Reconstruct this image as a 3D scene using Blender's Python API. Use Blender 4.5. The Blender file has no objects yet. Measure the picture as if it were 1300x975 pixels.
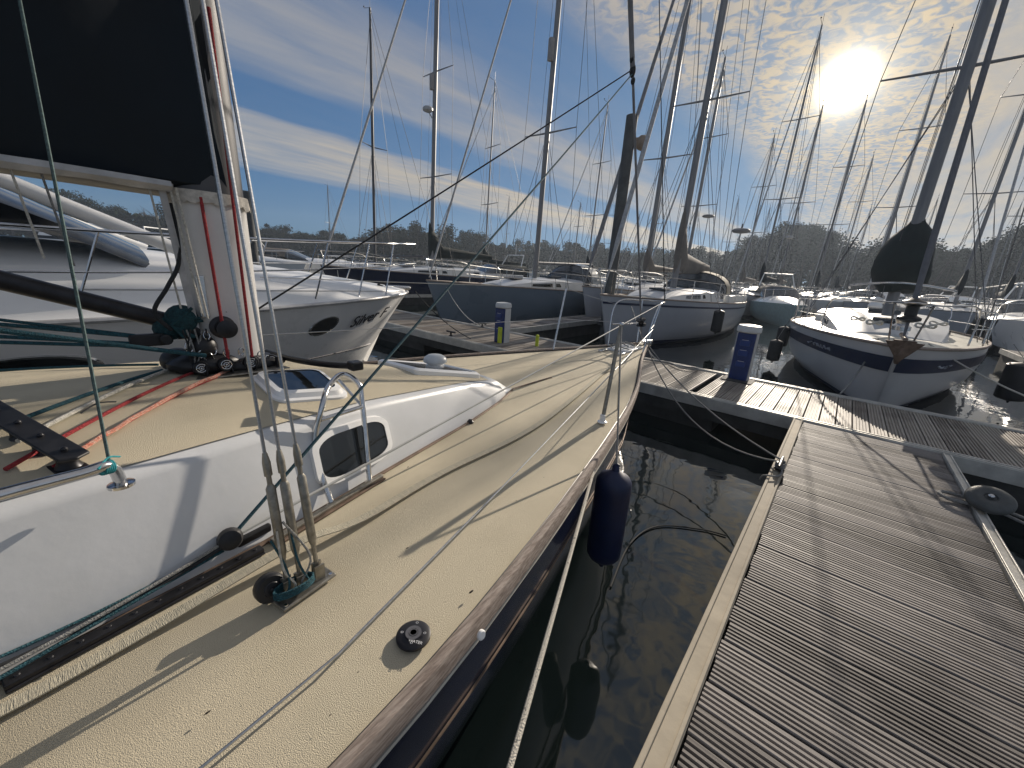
import bpy, bmesh, math, random
from mathutils import Vector, Matrix
random.seed(7)
R = math.radians
SC = bpy.context.scene
COL = SC.collection
# ------------------------------------------------------------ camera, sky, sun, exposure
ZC = 1.9                                   # eye height above the water
CR = Matrix(((0.99789599, 0.06483505, 0.0), (0.01820268, -0.28016298, 0.95977985), (0.06222738, -0.95776047, -0.28075368)))
FPX = 500.0
cam_d = bpy.data.cameras.new('camera'); cam = bpy.data.objects.new('camera', cam_d); COL.objects.link(cam)
cam_d.sensor_width = 36; cam_d.lens = 36*FPX/1300; cam_d.clip_start = 0.02; cam_d.clip_end = 3000
rt = CR @ Vector((1, 0, 0)); up = CR @ Vector((0, -1, 0)); bk = CR @ Vector((0, 0, -1))
cam.matrix_world = Matrix(((rt.x, up.x, bk.x, 0), (rt.y, up.y, bk.y, 0), (rt.z, up.z, bk.z, ZC), (0, 0, 0, 1)))
SC.camera = cam
SC.view_settings.view_transform = 'Standard'; SC.view_settings.look = 'None'
SC.view_settings.gamma = 1; SC.view_settings.use_curve_mapping = False
SC.view_settings.exposure = 0.60
SUN = Vector((0.52570757, 0.78306978, 0.33231503)).normalized()
SUN_EL = math.asin(SUN.z); SUN_AZ = math.atan2(SUN.x, SUN.y)
sl = bpy.data.lights.new('sun', 'SUN'); so = bpy.data.objects.new('sun', sl); COL.objects.link(so)
sl.energy = 3.9; sl.angle = R(0.4); sl.color = (1.0, 0.89, 0.75)
so.rotation_euler = SUN.to_track_quat('Z', 'Y').to_euler()
so.location = (0, 0, 60)

W = bpy.data.worlds.new('World'); SC.world = W; W.use_nodes = True
nt = W.node_tree; nt.nodes.clear()
def N(t, **k):
    n = nt.nodes.new(t)
    for a, b in k.items(): setattr(n, a, b)
    return n
def LK(a, b): nt.links.new(a, b)
def M_(op, a, b=None, c=None, clamp=False):
    n = nt.nodes.new('ShaderNodeMath'); n.operation = op; n.use_clamp = clamp
    for i, v in enumerate((a, b, c)):
        if v is None: continue
        if isinstance(v, (int, float)): n.inputs[i].default_value = v
        else: nt.links.new(v, n.inputs[i])
    return n.outputs[0]
sky = N('ShaderNodeTexSky', sky_type='NISHITA'); sky.sun_disc = False
sky.sun_elevation = SUN_EL; sky.sun_rotation = SUN_AZ
sky.air_density = 1.0; sky.dust_density = 0.6; sky.ozone_density = 2.5
tc = N('ShaderNodeTexCoord'); sep = N('ShaderNodeSeparateXYZ'); LK(tc.outputs['Generated'], sep.inputs[0])
zz = M_('MAXIMUM', sep.outputs[2], 0.035)
px_ = M_('DIVIDE', sep.outputs[0], zz); py_ = M_('DIVIDE', sep.outputs[1], zz)
cmb = N('ShaderNodeCombineXYZ'); LK(px_, cmb.inputs[0]); LK(py_, cmb.inputs[1])
def noise(scale, detail, rough, vec, dist=0.0):
    n = N('ShaderNodeTexNoise'); n.inputs['Scale'].default_value = scale; n.inputs['Detail'].default_value = detail
    n.inputs['Roughness'].default_value = rough; n.inputs['Distortion'].default_value = dist; LK(vec, n.inputs['Vector']); return n.outputs[0]
rot = N('ShaderNodeMapping'); rot.inputs['Rotation'].default_value = (0, 0, R(-50)); rot.inputs['Scale'].default_value = (1, 1, 1); LK(cmb.outputs[0], rot.inputs['Vector'])
st = N('ShaderNodeMapping'); st.inputs['Scale'].default_value = (0.25, 1.0, 1); LK(rot.outputs[0], st.inputs['Vector'])
n1 = noise(1.1, 5, 0.55, st.outputs[0], 0.3)
n2 = noise(0.45, 3, 0.5, cmb.outputs[0])
n3 = noise(15.0, 3, 0.55, cmb.outputs[0], 1.0)
n4 = noise(3.2, 6, 0.6, st.outputs[0], 0.5)
cc = M_('SUBTRACT', M_('MULTIPLY', px_, 0.76), M_('MULTIPLY', py_, 0.65))
cc = M_('ADD', cc, M_('MULTIPLY', M_('SUBTRACT', n1, 0.5), 1.2))
cc = M_('ADD', cc, M_('MULTIPLY', M_('SUBTRACT', n2, 0.5), 0.7))
fac = M_('DIVIDE', M_('ADD', cc, 8.0), 10.0, clamp=True)
ramp = N('ShaderNodeValToRGB'); LK(fac, ramp.inputs[0])
cr = ramp.color_ramp; cr.elements[0].position = 0.0; cr.elements[0].color = (0, 0, 0, 1)
def stop(c, v):
    e = cr.elements.new((c+8)/10); e.color = (v, v, v, 1)
for c, v in ((-6.3, 0.0), (-5.6, .70), (-4.6, .92), (-4.0, .85), (-3.8, .05), (-3.1, .05), (-2.8, .45), (-2.2, .58), (-1.85, .12), (-1.3, .06), (-0.95, .55), (-0.3, .85), (0.25, .70)): stop(c, v)
cr.elements[-1].position = 1.0; cr.elements[-1].color = (.6, .6, .6, 1)
cov = ramp.outputs[0]
mac = N('ShaderNodeMapRange'); LK(n3, mac.inputs[0]); mac.inputs[1].default_value = .40; mac.inputs[2].default_value = .57; mac.inputs[3].default_value = .35; mac.inputs[4].default_value = 1.15
msk = N('ShaderNodeMapRange'); LK(cc, msk.inputs[0]); msk.inputs[1].default_value = -1.3; msk.inputs[2].default_value = -.8
msk2 = N('ShaderNodeMapRange'); LK(cc, msk2.inputs[0]); msk2.inputs[1].default_value = 0.3; msk2.inputs[2].default_value = -.15
mk = M_('MULTIPLY', msk.outputs[0], msk2.outputs[0])
mod = M_('ADD', M_('MULTIPLY', mk, mac.outputs[0]), M_('SUBTRACT', 1.0, mk))
wis = N('ShaderNodeMapRange'); LK(n4, wis.inputs[0]); wis.inputs[1].default_value = .3; wis.inputs[2].default_value = .62; wis.inputs[3].default_value = .55; wis.inputs[4].default_value = 1.15
cov = M_('MULTIPLY', M_('MULTIPLY', cov, mod), wis.outputs[0], clamp=True)
# thin cloud lights up towards the sun
vd = N('ShaderNodeVectorMath', operation='NORMALIZE'); LK(tc.outputs['Generated'], vd.inputs[0])
dp = N('ShaderNodeVectorMath', operation='DOT_PRODUCT'); LK(vd.outputs[0], dp.inputs[0]); dp.inputs[1].default_value = SUN
dcl = M_('MAXIMUM', dp.outputs['Value'], 0.0)
g1 = M_('POWER', dcl, 6.0); g2 = M_('POWER', dcl, 60.0); g3 = M_('POWER', dcl, 450.0); g4 = M_('POWER', dcl, 4000.0)
cb = M_('ADD', 2.65, M_('MULTIPLY', g1, .8))
cmix = N('ShaderNodeMix', data_type='RGBA'); LK(M_('POWER', dcl, 1.8), cmix.inputs['Factor'])
cmix.inputs['A'].default_value = (0.95, 0.98, 1.02, 1); cmix.inputs['B'].default_value = (1.26, 1.02, 0.70, 1)
ccol = N('ShaderNodeVectorMath', operation='SCALE'); LK(cmix.outputs['Result'], ccol.inputs[0]); LK(cb, ccol.inputs['Scale'])
sk = N('ShaderNodeMix', data_type='RGBA'); LK(cov, sk.inputs['Factor'])
skm = N('ShaderNodeVectorMath', operation='MULTIPLY'); 
den = N('ShaderNodeVectorMath', operation='MULTIPLY_ADD'); LK(sky.outputs[0], den.inputs[0]); den.inputs[1].default_value = (.30, .30, .30); den.inputs[2].default_value = (1, 1, 1)
dvd = N('ShaderNodeVectorMath', operation='DIVIDE'); LK(sky.outputs[0], dvd.inputs[0]); LK(den.outputs[0], dvd.inputs[1])
LK(dvd.outputs[0], skm.inputs[0]); skm.inputs[1].default_value = (0.27, 0.62, 1.10)
LK(skm.outputs[0], sk.inputs['A']); LK(ccol.outputs[0], sk.inputs['B'])
glow = M_('ADD', M_('ADD', M_('MULTIPLY', g2, .5), M_('MULTIPLY', g3, 4.0)), M_('MULTIPLY', g4, 120.0))
gcol = N('ShaderNodeVectorMath', operation='SCALE'); gcol.inputs[0].default_value = (1.05, 0.88, 0.60); LK(glow, gcol.inputs['Scale'])
add = N('ShaderNodeVectorMath', operation='ADD'); LK(sk.outputs['Result'], add.inputs[0]); LK(gcol.outputs[0], add.inputs[1])
bg = N('ShaderNodeBackground'); bg.inputs['Strength'].default_value = 0.1; LK(add.outputs[0], bg.inputs['Color'])
wo = N('ShaderNodeOutputWorld'); LK(bg.outputs[0], wo.inputs['Surface'])

# ------------------------------------------------------------ coordinates
def ray(x, y): return CR @ Vector((x-650, y-487.5, FPX))
def at(x, y, z):                           # point of the level z seen at a pixel of the 1300x975 photograph
    d = ray(x, y); t = (z-ZC)/d.z; return Vector((0, 0, ZC)) + d*t
def far(x, dist, z=0.0):                   # point at a distance in the direction of pixel column x on the horizon
    d = ray(x, 298.7+0.065*x); d.z = 0; d.normalize(); return Vector((d.x*dist, d.y*dist, z))
AZ = R(39.1); DU = Vector((math.sin(AZ), math.cos(AZ), 0)); DV = Vector((math.cos(AZ), -math.sin(AZ), 0))
def UV(u, v, z=0.0): return DU*u + DV*v + Vector((0, 0, z))

# ------------------------------------------------------------ materials
MATS = {}
def mat(name, col, rough=0.5, metal=0.0, var=0.12, nscale=8.0, bump=0.0, bscale=60.0, col2=None, spec=0.5, coat=0.0, stretch=(1, 1, 1), trans=0.0, alpha=1.0, thr=(0.35, 0.65), ior=1.45, sheen=0.0):
    if name in MATS: return MATS[name]
    m = bpy.data.materials.new(name); m.use_nodes = True; t = m.node_tree; b = t.nodes['Principled BSDF']
    c = (*col, 1)
    tx = t.nodes.new('ShaderNodeTexCoord'); mp = t.nodes.new('ShaderNodeMapping'); mp.inputs['Scale'].default_value = stretch
    t.links.new(tx.outputs['Object'], mp.inputs['Vector'])
    n = t.nodes.new('ShaderNodeTexNoise'); n.inputs['Scale'].default_value = nscale; n.inputs['Detail'].default_value = 6; n.inputs['Roughness'].default_value = .6
    t.links.new(mp.outputs[0], n.inputs['Vector'])
    rp = t.nodes.new('ShaderNodeValToRGB'); t.links.new(n.outputs[0], rp.inputs[0])
    c2 = (*col2, 1) if col2 else tuple(x*(1-var) for x in col)+(1,)
    c1 = c if col2 else tuple(min(1, x*(1+var)) for x in col)+(1,)
    rp.color_ramp.elements[0].position = thr[0]; rp.color_ramp.elements[0].color = c2
    rp.color_ramp.elements[1].position = thr[1]; rp.color_ramp.elements[1].color = c1
    t.links.new(rp.outputs[0], b.inputs['Base Color'])
    b.inputs['Roughness'].default_value = rough; b.inputs['Metallic'].default_value = metal
    b.inputs['Specular IOR Level'].default_value = spec; b.inputs['Coat Weight'].default_value = coat; b.inputs['IOR'].default_value = ior
    b.inputs['Transmission Weight'].default_value = trans; b.inputs['Alpha'].default_value = alpha; b.inputs['Sheen Weight'].default_value = sheen
    rr = t.nodes.new('ShaderNodeMapRange'); t.links.new(n.outputs[0], rr.inputs[0]); rr.inputs[3].default_value = max(0.02, rough-.08); rr.inputs[4].default_value = min(1, rough+.1)
    t.links.new(rr.outputs[0], b.inputs['Roughness'])
    if bump > 0:
        n2 = t.nodes.new('ShaderNodeTexNoise'); n2.inputs['Scale'].default_value = bscale; n2.inputs['Detail'].default_value = 4
        t.links.new(mp.outputs[0], n2.inputs['Vector'])
        bp = t.nodes.new('ShaderNodeBump'); bp.inputs['Strength'].default_value = bump; bp.inputs['Distance'].default_value = 0.01
        t.links.new(n2.outputs[0], bp.inputs['Height']); t.links.new(bp.outputs[0], b.inputs['Normal'])
    MATS[name] = m; return m
gel = mat('white_gelcoat', (.63, .64, .655), .38, var=.07, nscale=2.2, col2=(.55, .56, .56), thr=(.25, .6), bump=.06, bscale=25, coat=.1)
gelw = mat('motorboat_gelcoat', (.86, .86, .85), .28, var=.03, nscale=1.5, coat=.3)
gelc = mat('cream_gelcoat', (.60, .57, .48), .35, var=.08, nscale=3)
nonskid = mat('beige_nonskid', (.61, .54, .40), .78, var=.09, nscale=1.7, thr=(.3, .55), bump=.6, bscale=560, spec=.3, col2=(.52, .455, .33))
navy = mat('navy_topsides', (.012, .018, .045), .18, var=.2, nscale=2, coat=.5)
black = mat('black_plastic', (.014, .014, .016), .42, var=.4, nscale=30)
blackm = mat('black_anodised', (.03, .03, .034), .38, metal=.5, var=.3, nscale=20)
steel = mat('stainless', (.62, .62, .62), .16, metal=1, var=.1, nscale=30)
wire = mat('wire_rope', (.48, .49, .5), .32, metal=1, var=.15, nscale=90, stretch=(1, 1, 4))
dullm = mat('turnbuckle_metal', (.30, .285, .25), .42, metal=.85, var=.25, nscale=40)
alu = mat('mast_aluminium', (.22, .22, .225), .5, metal=.3, var=.12, nscale=3, stretch=(3, 3, .4))
alud = mat('dark_mast', (.085, .085, .09), .5, metal=.15, var=.15, nscale=3)
mastw = mat('white_mast_paint', (.66, .65, .63), .4, var=.06, nscale=5)
teak = mat('weathered_teak', (.42, .35, .30), .75, nscale=5, stretch=(2, 26, 26), col2=(.22, .17, .14), bump=.5, bscale=30, thr=(.38, .62))
glass = mat('smoked_glass', (.010, .012, .014), .08, var=.3, coat=.5)
glassb = mat('tinted_screen', (.05, .06, .07), .06, var=.3, coat=.4)
canvas = mat('navy_canvas', (.004, .010, .017), .85, nscale=2, var=.25, bump=.6, bscale=5)
canvasg = mat('grey_canvas', (.16, .145, .13), .85, nscale=2, var=.2, bump=.5, bscale=6)
canvasd = mat('dark_green_canvas', (.018, .026, .026), .85, nscale=2, var=.25, bump=.5, bscale=6)
canvast = mat('tan_canvas', (.52, .45, .34), .8, nscale=2, var=.12, bump=.4, bscale=6)
sailcl = mat('sailcloth_edge', (.42, .42, .42), .8, nscale=12, var=.2, bump=.5, bscale=30)
rope_w = mat('white_rope', (.58, .56, .50), .8, nscale=120, var=.25, bump=.8, bscale=300)
rope_g = mat('grey_rope', (.26, .26, .25), .85, nscale=120, var=.3, bump=.8, bscale=300)
rope_t = mat('teal_rope', (.02, .085, .11), .8, nscale=160, var=.4, bump=.8, bscale=300)
rope_r = mat('red_rope', (.34, .035, .04), .8, nscale=150, var=.35, bump=.8, bscale=300)
rope_o = mat('salmon_rope', (.60, .17, .11), .8, nscale=150, col2=(.65, .45, .35), bump=.8, bscale=300)
rope_b = mat('black_rope', (.02, .022, .025), .8, nscale=150, var=.3)
web = mat('webbing', (.55, .50, .38), .85, nscale=90, col2=(.38, .35, .27), stretch=(3, .3, 1), bump=.7, bscale=200)
fendb = mat('navy_vinyl', (.007, .014, .050), .42, var=.2, nscale=6)
fendk = mat('black_vinyl', (.015, .016, .02), .5, var=.3, nscale=6)
alum_edge = mat('pontoon_edge_metal', (.56, .54, .49), .5, metal=.35, nscale=7, var=.15, bump=.2, bscale=40, stretch=(1, 1, 1))
timber = mat('pale_timber', (.50, .44, .34), .8, nscale=4, col2=(.30, .26, .20), stretch=(.25, .25, .25), bump=.4, bscale=30)
floatm = mat('pontoon_float', (.045, .045, .043), .8, nscale=3, var=.4, bump=.4, bscale=10)
concrete = mat('wet_concrete', (.10, .10, .095), .8, nscale=2, var=.3, bump=.4, bscale=14)
rust = mat('pile_steel', (.10, .105, .105), .75, nscale=3, col2=(.06, .062, .063), bump=.5, bscale=14)
pedb = mat('pedestal_blue', (.015, .035, .14), .4, var=.15)
pedw = mat('pedestal_white', (.62, .62, .60), .45, var=.08)
pedy = mat('pedestal_yellow', (.55, .62, .04), .5, var=.1)
orange = mat('orange_plastic', (.65, .17, .05), .6, var=.15)
brownm = mat('galvanised_brown', (.17, .12, .09), .55, metal=.4, nscale=15, var=.35)
hullgrey = mat('blue_grey_topsides', (.17, .215, .26), .28, var=.05, nscale=1, coat=.3)
hullwhite = mat('white_topsides', (.45, .47, .51), .3, var=.05, nscale=1, coat=.3)
stripeb = mat('blue_stripe', (.018, .028, .07), .4, var=.1)
antif = mat('antifouling', (.03, .028, .04), .8, var=.3)
bark = mat('bark', (.09, .07, .055), .9, nscale=4, var=.35)
lite = mat('small_lettering_white', (.7, .7, .7), .6)
inkd = mat('dark_lettering', (.02, .02, .03), .5)

def board_mat(name, c1, c2, axis):
    m = bpy.data.materials.new(name); m.use_nodes = True; t = m.node_tree; b = t.nodes['Principled BSDF']
    tx = t.nodes.new('ShaderNodeTexCoord'); mp = t.nodes.new('ShaderNodeMapping')
    mp.inputs['Scale'].default_value = (1.2, 40, 40) if axis == 'x' else (40, 1.2, 40)
    t.links.new(tx.outputs['Object'], mp.inputs[0])
    n = t.nodes.new('ShaderNodeTexNoise'); n.inputs['Scale'].default_value = 1.0; n.inputs['Detail'].default_value = 7; n.inputs['Roughness'].default_value = .65; t.links.new(mp.outputs[0], n.inputs['Vector'])
    nb = t.nodes.new('ShaderNodeTexNoise'); nb.inputs['Scale'].default_value = 3.0; nb.inputs['Detail'].default_value = 5; t.links.new(tx.outputs['Object'], nb.inputs['Vector'])
    a = t.nodes.new('ShaderNodeAttribute'); a.attribute_name = 'tone'
    mx = t.nodes.new('ShaderNodeMath'); mx.operation = 'ADD'; t.links.new(n.outputs[0], mx.inputs[0]); t.links.new(a.outputs['Fac'], mx.inputs[1])
    m2 = t.nodes.new('ShaderNodeMath'); m2.operation = 'MULTIPLY_ADD'; t.links.new(nb.outputs[0], m2.inputs[0]); m2.inputs[1].default_value = .7; t.links.new(mx.outputs[0], m2.inputs[2])
    rp = t.nodes.new('ShaderNodeValToRGB'); t.links.new(m2.outputs[0], rp.inputs[0])
    rp.color_ramp.elements[0].position = .62; rp.color_ramp.elements[0].color = (*c2, 1)
    rp.color_ramp.elements[1].position = 1.0; rp.color_ramp.elements[1].color = (*c1, 1)
    rr = t.nodes.new('ShaderNodeMapRange'); t.links.new(nb.outputs[0], rr.inputs[0]); rr.inputs[3].default_value = .5; rr.inputs[4].default_value = .8; t.links.new(rr.outputs[0], b.inputs['Roughness'])
    bp = t.nodes.new('ShaderNodeBump'); bp.inputs['Strength'].default_value = .4; bp.inputs['Distance'].default_value = .004; t.links.new(n.outputs[0], bp.inputs['Height']); t.links.new(bp.outputs[0], b.inputs['Normal'])
    t.links.new(rp.outputs[0], b.inputs['Base Color']); return m
board_x = board_mat('grooved_boards', (.29, .262, .24), (.062, .053, .047), 'x')
board_y = board_mat('grooved_boards_walk', (.36, .32, .27), (.15, .125, .105), 'y')

# ------------------------------------------------------------ mesh helpers
def ortho(d):
    d = d.normalized(); a = Vector((0, 0, 1)) if abs(d.z) < .9 else Vector((1, 0, 0))
    x = d.cross(a).normalized(); return x, d.cross(x).normalized()
class MB:
    def __init__(s): s.v = []; s.f = []
    def box(s, c, sz, rot=None):
        c = Vector(c); h = Vector(sz)/2; b = len(s.v)
        for x, y, z in ((-1,-1,-1),(1,-1,-1),(1,1,-1),(-1,1,-1),(-1,-1,1),(1,-1,1),(1,1,1),(-1,1,1)):
            p = Vector((x*h.x, y*h.y, z*h.z))
            if rot is not None: p = rot @ p
            s.v.append(c+p)
        s.f += [tuple(b+i for i in q) for q in ((0,3,2,1),(4,5,6,7),(0,1,5,4),(1,2,6,5),(2,3,7,6),(3,0,4,7))]; return s
    def tube(s, pts, r, n=8, cap=True, flat=None):
        pts = [Vector(p) for p in pts]; m = len(pts); b = len(s.v)
        rs = r if isinstance(r, (list, tuple)) else [r]*m
        X = None
        for i, p in enumerate(pts):
            d = (pts[min(i+1, m-1)]-pts[max(i-1, 0)])
            if d.length < 1e-9: d = Vector((0, 0, 1))
            if X is None: X, Y = ortho(d)
            else:
                d.normalize(); X = (X - d*X.dot(d)).normalized(); Y = d.cross(X).normalized()
            for k in range(n):
                a = 2*math.pi*k/n
                s.v.append(p + (X*math.cos(a)*(flat or 1) + Y*math.sin(a))*rs[i])
        for i in range(m-1):
            for k in range(n):
                s.f.append((b+i*n+k, b+i*n+(k+1) % n, b+(i+1)*n+(k+1) % n, b+(i+1)*n+k))
        if cap: s.f.append(tuple(b+k for k in range(n))[::-1]); s.f.append(tuple(b+(m-1)*n+k for k in range(n)))
        return s
    def etube(s, pts, rx, ry, n=16, taper=None):   # elliptical section, x along rx, y along ry (upright things)
        b = len(s.v); m = len(pts)
        for i, p in enumerate(pts):
            k_ = 1 if taper is None else taper[i]
            for k in range(n):
                a = 2*math.pi*k/n; s.v.append(Vector(p)+Vector((rx*k_*math.cos(a), ry*k_*math.sin(a), 0)))
        for i in range(m-1):
            for k in range(n): s.f.append((b+i*n+k, b+i*n+(k+1) % n, b+(i+1)*n+(k+1) % n, b+(i+1)*n+k))
        s.f.append(tuple(b+k for k in range(n))[::-1]); s.f.append(tuple(b+(m-1)*n+k for k in range(n))); return s
    def loft(s, rings, closed=False, caps=False):
        b = len(s.v); n = len(rings[0])
        for r_ in rings: s.v += [Vector(p) for p in r_]
        for i in range(len(rings)-1):
            for k in range(n if closed else n-1):
                s.f.append((b+i*n+k, b+i*n+(k+1) % n, b+(i+1)*n+(k+1) % n, b+(i+1)*n+k))
        if caps: s.f.append(tuple(b+k for k in range(n))[::-1]); s.f.append(tuple(b+(len(rings)-1)*n+k for k in range(n)))
        return s
    def poly(s, pts):
        b = len(s.v); s.v += [Vector(p) for p in pts]; s.f.append(tuple(range(b, b+len(pts)))); return s
    def slab(s, pts, th):
        pts = [Vector(p) for p in pts]; b = len(s.v); n = len(pts); th = Vector(th)
        s.v += pts + [p+th for p in pts]
        s.f.append(tuple(b+k for k in range(n))[::-1]); s.f.append(tuple(b+n+k for k in range(n)))
        for k in range(n): s.f.append((b+k, b+(k+1) % n, b+n+(k+1) % n, b+n+k))
        return s
    def lathe(s, c, axis, prof, n=20):         # prof: (r, h) along axis
        c = Vector(c); A = Vector(axis).normalized(); X, Y = ortho(A); b = len(s.v)
        for r, h in prof:
            for k in range(n):
                a = 2*math.pi*k/n; s.v.append(c+A*h+(X*math.cos(a)+Y*math.sin(a))*r)
        for i in range(len(prof)-1):
            for k in range(n): s.f.append((b+i*n+k, b+i*n+(k+1) % n, b+(i+1)*n+(k+1) % n, b+(i+1)*n+k))
        s.f.append(tuple(b+k for k in range(n))[::-1]); s.f.append(tuple(b+(len(prof)-1)*n+k for k in range(n))); return s
    def ball(s, c, r, n=12, sc=(1, 1, 1)):
        c = Vector(c); b = len(s.v); m = n//2+1
        for i in range(m+1):
            t = math.pi*i/m
            for k in range(n):
                a = 2*math.pi*k/n; s.v.append(c+Vector((r*sc[0]*math.sin(t)*math.cos(a), r*sc[1]*math.sin(t)*math.sin(a), r*sc[2]*math.cos(t))))
        for i in range(m):
            for k in range(n): s.f.append((b+i*n+k, b+(i+1)*n+k, b+(i+1)*n+(k+1) % n, b+i*n+(k+1) % n))
        return s
    def build(s, name, m, parent=None, smooth=True, bevel=0.0, world=False):
        me = bpy.data.meshes.new(name)
        vs = s.v
        if world and parent is not None:
            inv = parent.matrix_basis.inverted(); vs = [inv @ v for v in vs]
        me.from_pydata([tuple(v) for v in vs], [], s.f); me.update()
        bm = bmesh.new(); bm.from_mesh(me); bmesh.ops.remove_doubles(bm, verts=bm.verts, dist=1e-5); bmesh.ops.recalc_face_normals(bm, faces=bm.faces); bm.to_mesh(me); bm.free()
        o = bpy.data.objects.new(name, me); COL.objects.link(o); me.materials.append(m)
        if smooth:
            for p in me.polygons: p.use_smooth = True
            try: me.set_sharp_from_angle(angle=R(38))
            except Exception: pass
        if bevel: bv = o.modifiers.new('bevel', 'BEVEL'); bv.width = bevel; bv.segments = 2; bv.limit_method = 'ANGLE'
        if parent is not None: o.parent = parent
        return o
def tag(o, label=None, cat=None, group=None, kind=None):
    if label: o['label'] = label
    if cat: o['category'] = cat
    if group: o['group'] = group
    if kind: o['kind'] = kind
    return o
def thing(name, label, cat, loc=(0, 0, 0), rz=0.0, group=None):
    o = bpy.data.objects.new(name, None); o.empty_display_size = .2; COL.objects.link(o); o.location = loc; o.rotation_euler = (0, 0, rz)
    o.matrix_basis = Matrix.Translation(Vector(loc)) @ Matrix.Rotation(rz, 4, 'Z')
    return tag(o, label, cat, group)
def sag(a, b, drop, n=14):
    a = Vector(a); b = Vector(b); return [a.lerp(b, i/n)-Vector((0, 0, drop*4*(i/n)*(1-i/n))) for i in range(n+1)]
def smoothpath(pts, k=6):
    P = [Vector(p) for p in pts]; P = [P[0]]+P+[P[-1]]; out = []
    for i in range(1, len(P)-2):
        for j in range(k):
            t = j/k; a, b, c, d = P[i-1], P[i], P[i+1], P[i+2]
            out.append(.5*((2*b)+(c-a)*t+(2*a-5*b+4*c-d)*t*t+(-a+3*b-3*c+d)*t**3))
    out.append(P[-2]); return out
def text_mesh(name, body, size, m, parent, mtx, shear=0.0, extrude=0.002, world=False):
    cu = bpy.data.curves.new(name, 'FONT'); cu.body = body; cu.size = size; cu.shear = shear; cu.extrude = extrude; cu.align_x = 'CENTER'; cu.align_y = 'CENTER'
    to = bpy.data.objects.new(name, cu); COL.objects.link(to); bpy.context.view_layer.update()
    me = bpy.data.meshes.new_from_object(to.evaluated_get(bpy.context.evaluated_depsgraph_get())); COL.objects.unlink(to); bpy.data.objects.remove(to)
    if world: mtx = parent.matrix_basis.inverted() @ mtx
    me.transform(mtx); me.materials.clear(); me.materials.append(m)
    o = bpy.data.objects.new(name, me); COL.objects.link(o); o.parent = parent; return o
def interp(x, xs, ys):
    if x <= xs[0]: return ys[0]
    for i in range(len(xs)-1):
        if x <= xs[i+1]: return ys[i]+(ys[i+1]-ys[i])*(x-xs[i])/(xs[i+1]-xs[i])
    return ys[-1]

# ============================================================ THE SETTING
def water_mat():
    m = bpy.data.materials.new('harbour_water'); m.use_nodes = True; t = m.node_tree; b = t.nodes['Principled BSDF']
    b.inputs['Base Color'].default_value = (.006, .010, .010, 1); b.inputs['Roughness'].default_value = .035; b.inputs['IOR'].default_value = 1.75
    tx = t.nodes.new('ShaderNodeTexCoord')
    mp = t.nodes.new('ShaderNodeMapping'); mp.inputs['Scale'].default_value = (1, 1, 1); t.links.new(tx.outputs['Object'], mp.inputs[0])
    n = t.nodes.new('ShaderNodeTexNoise'); n.inputs['Scale'].default_value = 1.6; n.inputs['Detail'].default_value = 3; n.inputs['Distortion'].default_value = .6; t.links.new(mp.outputs[0], n.inputs['Vector'])
    n2 = t.nodes.new('ShaderNodeTexNoise'); n2.inputs['Scale'].default_value = 7; n2.inputs['Detail'].default_value = 1; t.links.new(mp.outputs[0], n2.inputs['Vector'])
    a = t.nodes.new('ShaderNodeMath'); a.operation = 'MULTIPLY_ADD'; t.links.new(n2.outputs[0], a.inputs[0]); a.inputs[1].default_value = .10; t.links.new(n.outputs[0], a.inputs[2])
    bp = t.nodes.new('ShaderNodeBump'); bp.inputs['Strength'].default_value = .13; bp.inputs['Distance'].default_value = .05; t.links.new(a.outputs[0], bp.inputs['Height']); t.links.new(bp.outputs[0], b.inputs['Normal'])
    return m
wm = water_mat()
mb = MB(); mb.poly([(-325, -60, 0), (325, -60, 0), (325, 240, 0), (-325, 240, 0)])
tag(mb.build('water', wm, smooth=False), kind='structure')
grassm = mat('bank_grass', (.06, .07, .035), .95, nscale=.2, col2=(.09, .075, .05))
def bank_d(az): return 118+14*math.sin(az*5)+8*math.sin(az*13+1)+max(0, -az)*40
def ground_h(az, d):
    e = d-bank_d(az)
    return -1.0 if e < -4 else min(1.0, max(-1, e*.3)) + max(0, min(1, (e-6)/90))*(2.0+1.5*math.sin(az*4+1.3))
mb = MB(); rings = []
for d in (0, 8, 14, 25, 45, 70, 100, 125):
    rg = []
    for i in range(121):
        az = R(-75+150*i/120); dd = bank_d(az)-4+d; rg.append((math.sin(az)*dd, math.cos(az)*dd, ground_h(az, dd)))
    rings.append(rg)
mb.loft(rings); tag(mb.build('far_bank', grassm), kind='structure')
# ground sheet under the harbour (bed)
mb = MB(); mb.poly([(-328, -70, -4), (328, -70, -4), (328, 305, -4), (-328, 305, -4)])
tag(mb.build('harbour_bed', mat('mud', (.05, .045, .035), .9)), kind='structure')

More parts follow.
